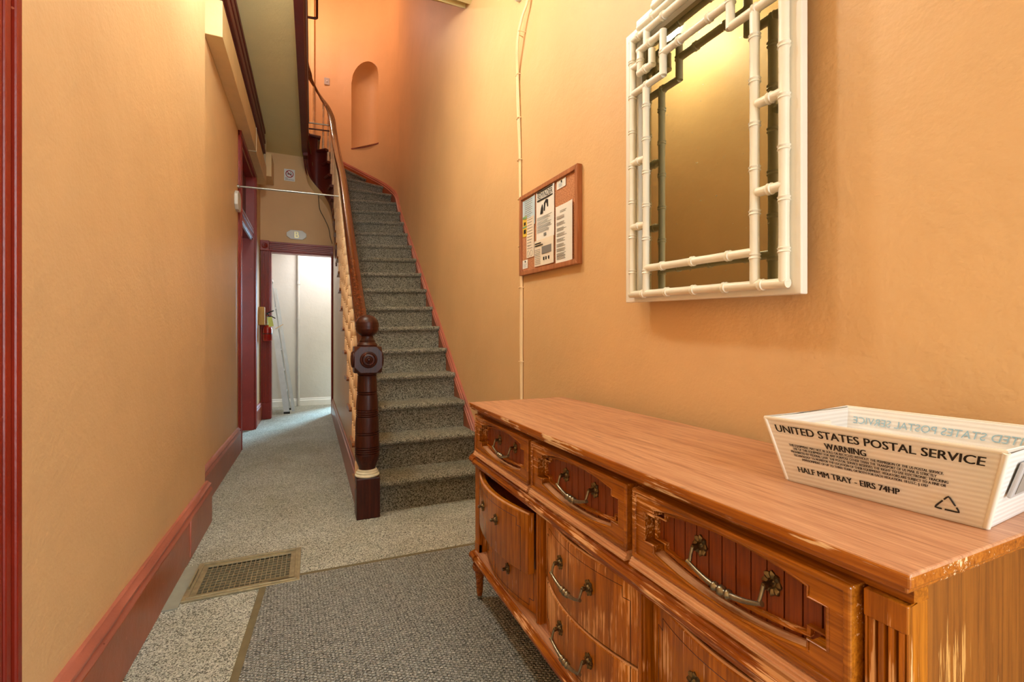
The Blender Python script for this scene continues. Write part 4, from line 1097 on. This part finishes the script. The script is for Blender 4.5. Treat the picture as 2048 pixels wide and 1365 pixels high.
# curtain rod across the passage
rd = thing('tension_rod', (-0.2, 5.02, 2.54), 'grey metal tension rod spanning the passage below the no-smoking sign', 'rod')
obj('rod', MB().tube([(WI, 5.02, 2.545), (0.12, 5.02, 2.563)], 0.010, 12).tube([(0.05, 5.02, 2.561), (0.248, 5.02, 2.566)], 0.0075, 12), 'steel', rd, smooth=50)
obj('end_cap', MB().lathe([(0.018, 0), (0.018, 0.018), (0.011, 0.024)], (WI, 5.02, 2.545), 'x', 16), 'steel', rd, smooth=40)
# plaques and signs
def octo(yc, zc, hw, hh, c): return [(yc-hw+c, zc-hh), (yc+hw-c, zc-hh), (yc+hw, zc-hh+c*0.8), (yc+hw, zc+hh-c*0.8), (yc+hw-c, zc+hh), (yc-hw+c, zc+hh), (yc-hw, zc+hh-c*0.8), (yc-hw, zc-hh+c*0.8)]
pb = thing('letter_plaque', (-0.205, 7.09, 2.50), 'grey eight-sided plaque lettered B above the far doorway', 'sign')
obj('plate', MB().prism(octo(-0.205, 2.565, 0.127, 0.064, 0.05), 'xz', 7.080, 7.099), 'plaque', pb, bevel=0.004)
g = text_geo('B', 0.125, 'CENTER')
obj('letter', put2d(MB(), g, (-0.205, 7.0785, 2.522), (1, 0, 0), (0, 0, 1)), 'gold', pb)
ns_ = thing('no_smoking_sign', (-0.294, 7.09, 3.32), 'small white no-smoking sign on the far wall', 'sign')
obj('plate', MB().prism([(-0.362, 3.315), (-0.226, 3.315), (-0.226, 3.478), (-0.362, 3.478)], 'xz', 7.093, 7.0995), 'sign_white', ns_)
sc_ = (-0.294, 3.412)
obj('ring', MB().tube([(sc_[0]+0.046*math.cos(2*PI*k/28), 7.0925, sc_[1]+0.046*math.sin(2*PI*k/28)) for k in range(28)], 0.0055, 6, closed=True).tube([(sc_[0]-0.033, 7.0905, sc_[1]+0.033), (sc_[0]+0.033, 7.0905, sc_[1]-0.033)], 0.005, 6), 'ink_red', ns_, smooth=50)
obj('cigarette', MB().box(sc_[0]-0.028, sc_[0]+0.026, 7.090, 7.093, sc_[1]-0.008, sc_[1]+0.003).tube([(sc_[0]+0.02, 7.0915, sc_[1]+0.006), (sc_[0]+0.024, 7.0915, sc_[1]+0.016), (sc_[0]+0.008, 7.0915, sc_[1]+0.022), (sc_[0]+0.014, 7.0915, sc_[1]+0.032)], 0.003, 5), 'ink', ns_)
mb = MB(); put2d(mb, text_geo('NO', 0.024), (-0.350, 7.0915, 3.345), (1, 0, 0), (0, 0, 1)); put2d(mb, text_geo('SMOKING', 0.024, width=0.112), (-0.350, 7.0915, 3.324), (1, 0, 0), (0, 0, 1))
obj('lettering', mb, 'ink', ns_)
pa = thing('wall_plaque', (WI, 4.95, 2.30), 'pale eight-sided plaque edge-on on the left wall by the red doorway', 'sign')
obj('plate', MB().prism(octo(4.93, 2.375, 0.105, 0.085, 0.045), 'yz', WI, WI+0.03), 'plaque', pa, bevel=0.005)
# loose wire down the far wall
wr = obj('loose_wire', MB().tube(cr([(-0.06, 6.70, 3.80), (-0.02, 6.98, 3.70), (0.0, 7.0, 3.55), (0.035, 7.06, 3.38), (0.075, 7.09, 3.20), (0.085, 7.09, 3.05), (0.10, 7.09, 2.95), (0.16, 7.09, 2.83), (0.215, 7.09, 2.70), (0.235, 7.09, 2.58), (0.262, 7.075, 2.48)], 6), 0.006, 6), 'cable_brown', smooth=60)
tag(wr, 'thin brown wire hanging down the far wall from the curved stair string', 'wire')
# switch plate up on the stair wall
sw = thing('switch_plate', (0.21, 7.84, 5.18), 'small grey switch plate on the upper stair wall left of the niche', 'switch')
ip = min(CUR, key=lambda p: abs(p.x-0.212))
obj('plate', box(0.172, 0.252, ip.y-0.014, ip.y-0.001, 5.175, 5.285), 'grey_plate', sw, bevel=0.003)
obj('toggle', box(0.207, 0.217, ip.y-0.024, ip.y-0.013, 5.22, 5.24), 'white_trim', sw)
# pipes by the upper landing
pp = obj('bent_pipe', MB().tube(cr([(-0.045, 5.0, 4.318), (0.02, 5.0, 4.326), (0.038, 5.0, 4.334), (0.042, 5.0, 4.36), (0.042, 5.0, 4.6), (0.042, 5.0, 5.2)], 5), 0.012, 10), 'pipe_brown', smooth=60)
tag(pp, 'brown bent pipe beside the upper floor edge', 'pipe')
r1 = obj('thin_bar', MB().tube([(-0.075, 6.9, 4.095), (0.22, 6.9, 4.108)], 0.010, 10), 'steel', smooth=60)
tag(r1, 'grey bar between the upper floor edge and the curved handrail', 'bar')
r2 = obj('thin_bar', MB().tube([(-0.075, 6.9, 4.012), (0.22, 6.9, 4.028)], 0.010, 10), 'pipe_brown', smooth=60)
tag(r2, 'brown bar under the grey bar at the curved handrail', 'bar')
# extinguisher on a wooden block
wb_ = obj('mounting_block', box(-0.655, -0.585, 6.88, 6.97, 1.285, 1.525), 'pine', bevel=0.004)
tag(wb_, 'pale wooden mounting block on the wall left of the far door', 'block')
ex = thing('fire_extinguisher', (-0.575, 6.95, 1.06), 'small red fire extinguisher hung beside the far doorway', 'fire extinguisher')
ec = (-0.552, 6.92, 0)
obj('cylinder', MB().lathe([(0.001, 1.07), (0.046, 1.07), (0.054, 1.078), (0.055, 1.20), (0.053, 1.235), (0.040, 1.265), (0.022, 1.278), (0.020, 1.285)], ec, 'z', 28), 'ext_red', ex, smooth=45)
obj('band', MB().lathe([(0.0562, 1.162), (0.0568, 1.164), (0.0568, 1.170), (0.0562, 1.172)], ec, 'z', 28), 'black', ex, smooth=45)
obj('valve', MB().lathe([(0.020, 1.280), (0.022, 1.285), (0.022, 1.305), (0.014, 1.31), (0.014, 1.40)], ec, 'z', 16), 'steel', ex, smooth=40)
obj('handle', MB().tube([(ec[0]-0.01, ec[1], 1.43), (ec[0]+0.03, ec[1]-0.03, 1.46), (ec[0]+0.075, ec[1]-0.05, 1.475)], 0.008, 8).tube([(ec[0]-0.01, ec[1], 1.40), (ec[0]+0.04, ec[1]-0.03, 1.405), (ec[0]+0.095, ec[1]-0.05, 1.375)], 0.007, 8), 'black', ex, smooth=50)
obj('gauge', MB().lathe([(0.001, -0.03), (0.016, -0.03), (0.016, -0.018), (0.001, -0.018)], (ec[0], ec[1], 1.435), 'y', 16), 'black', ex)
obj('inspection_tag', MB().add([(ec[0]+0.005, ec[1]-0.062, 1.385), (ec[0]+0.055, ec[1]-0.060, 1.395), (ec[0]+0.078, ec[1]-0.062, 1.27), (ec[0]+0.020, ec[1]-0.064, 1.26), (ec[0]+0.005, ec[1]-0.060, 1.385), (ec[0]+0.055, ec[1]-0.058, 1.395), (ec[0]+0.078, ec[1]-0.060, 1.27), (ec[0]+0.020, ec[1]-0.062, 1.26)], [(0, 1, 2, 3), (7, 6, 5, 4), (0, 4, 5, 1), (1, 5, 6, 2), (2, 6, 7, 3), (3, 7, 4, 0)]), 'tag_yellow', ex)
# rear-room pipe and ladder
pi_ = thing('riser_pipe', (-0.209, 8.275, 0.0), 'white painted vertical pipe on the back wall of the rear room', 'pipe')
obj('pipe', MB().tube([(-0.209, 8.262, 0.005), (-0.209, 8.262, 2.735)], 0.020, 14), 'white_wall', pi_, smooth=60)
for z in (0.5, 1.42, 2.0): obj('coupling', MB().lathe([(0.026, z), (0.026, z+0.05)], (-0.209, 8.262, 0), 'z', 14), 'white_wall', pi_, smooth=40)
ld = thing('step_ladder', (-0.33, 7.7, 0), 'folded aluminium stepladder leaning in the rear room', 'ladder')
def beam(p, q, wx, wy):
    p = Vector(p); q = Vector(q)
    return MB().loft([[tuple(c0+Vector((a_, b_, 0))) for a_, b_ in ((-wx, -wy), (wx, -wy), (wx, wy), (-wx, wy))] for c0 in (p, q)])
fb, ft_ = (-0.345, 7.46, 0.0), (-0.600, 7.62, 1.98)
fb2, ft2 = (-0.345, 7.86, 0.0), (-0.600, 7.90, 1.98)
obj('side_rail', beam(fb, ft_, 0.038, 0.012), 'alu', ld); obj('side_rail', beam(fb2, ft2, 0.038, 0.012), 'alu', ld)
bb, btp = (-0.262, 7.55, 0.02), (-0.515, 7.68, 1.86)
bb2, btp2 = (-0.262, 7.84, 0.02), (-0.515, 7.87, 1.86)
obj('rear_leg', beam(bb, btp, 0.016, 0.010), 'alu', ld); obj('rear_leg', beam(bb2, btp2, 0.016, 0.010), 'alu', ld)
for k in range(1, 6):
    t = k/6.3; a_ = Vector(fb).lerp(Vector(ft_), t); b_ = Vector(fb2).lerp(Vector(ft2), t)
    obj('tread', MB().box(a_.x-0.036, a_.x+0.036, a_.y, b_.y, a_.z-0.012, a_.z+0.012), 'alu', ld)
a_ = Vector(ft_); b_ = Vector(ft2)
obj('top_cap', MB().box(a_.x-0.05, a_.x+0.05, a_.y-0.02, b_.y+0.02, 1.965, 2.0), 'alu', ld)
for p in (fb, fb2): obj('foot', MB().box(p[0]-0.041, p[0]+0.041, p[1]-0.015, p[1]+0.015, 0, 0.03), 'black', ld)
obj('spreader', beam((-0.50, 7.53, 1.25), (-0.40, 7.6, 1.32), 0.006, 0.004), 'pine', ld)

# ================================================================== LAMPS
lp = thing('chandelier', (0.02, 1.30, 2.6), 'white curved-arm ceiling chandelier glimpsed in the wall mirror', 'chandelier')
lc = (0.02, 1.30)
obj('stem', MB().lathe([(0.001, 2.60), (0.02, 2.61), (0.03, 2.66), (0.014, 2.72), (0.012, 2.95), (0.006, 2.97), (0.006, 3.60), (0.05, 3.64), (0.055, 3.68)], (lc[0], lc[1], 0), 'z', 18), 'white_trim', lp, smooth=45)
for k in range(5):
    a_ = 2*PI*k/5+0.3; cx, sy = math.cos(a_), math.sin(a_)
    arm = cr([(lc[0]+cx*r_, lc[1]+sy*r_, z_) for r_, z_ in ((0.01, 2.70), (0.08, 2.63), (0.16, 2.62), (0.21, 2.68), (0.20, 2.73))], 6)
    obj('arm', MB().tube(arm, 0.007, 8), 'white_trim', lp, smooth=60)
    obj('bulb', MB().lathe([(0.001, 2.73), (0.018, 2.74), (0.012, 2.75), (0.026, 2.79), (0.022, 2.82), (0.001, 2.86)], (lc[0]+cx*0.20, lc[1]+sy*0.20, 0), 'z', 14), 'bulb', lp, smooth=60)
point('chandelier_light', (lc[0], lc[1], 2.88), 27, (0.80, 0.96, 1.0), 0.07)
up_l = thing('landing_lamp', (-0.35, 7.0, 6.1), 'round ceiling lamp over the upper landing', 'lamp')
obj('globe', MB().lathe([(0.001, 6.12), (0.09, 6.16), (0.13, 6.24), (0.12, 6.32), (0.06, 6.36)], (-0.35, 7.05, 0), 'z', 20), 'bulb', up_l, smooth=60)
obj('rod', MB().lathe([(0.012, 6.36), (0.012, 6.68), (0.06, 6.7)], (-0.35, 7.05, 0), 'z', 12), 'brass', up_l, smooth=50)
point('landing_light', (-0.33, 7.0, 6.02), 44, (1.0, 0.64, 0.50), 0.10)
cl = thing('hall_fill_lamp', (-0.22, 2.6, 3.5), 'unseen round lamp added on the hall ceiling as fill light between the chandelier and the stairs', 'lamp')  # lamp added out of view to even out the hall lighting
obj('fill_lamp_bowl', MB().lathe([(0.001, 3.50), (0.07, 3.515), (0.12, 3.56), (0.135, 3.62), (0.125, 3.65)], (-0.22, 2.6, 0), 'z', 24), 'bulb', cl, smooth=60)
obj('fill_lamp_plate', MB().lathe([(0.13, 3.645), (0.14, 3.655), (0.14, 3.68)], (-0.22, 2.6, 0), 'z', 24), 'brass', cl, smooth=40)
point('hall_fill_light', (-0.22, 2.6, 3.40), 62, (0.80, 0.95, 1.0), 0.12)  # fill light of the added hall lamp
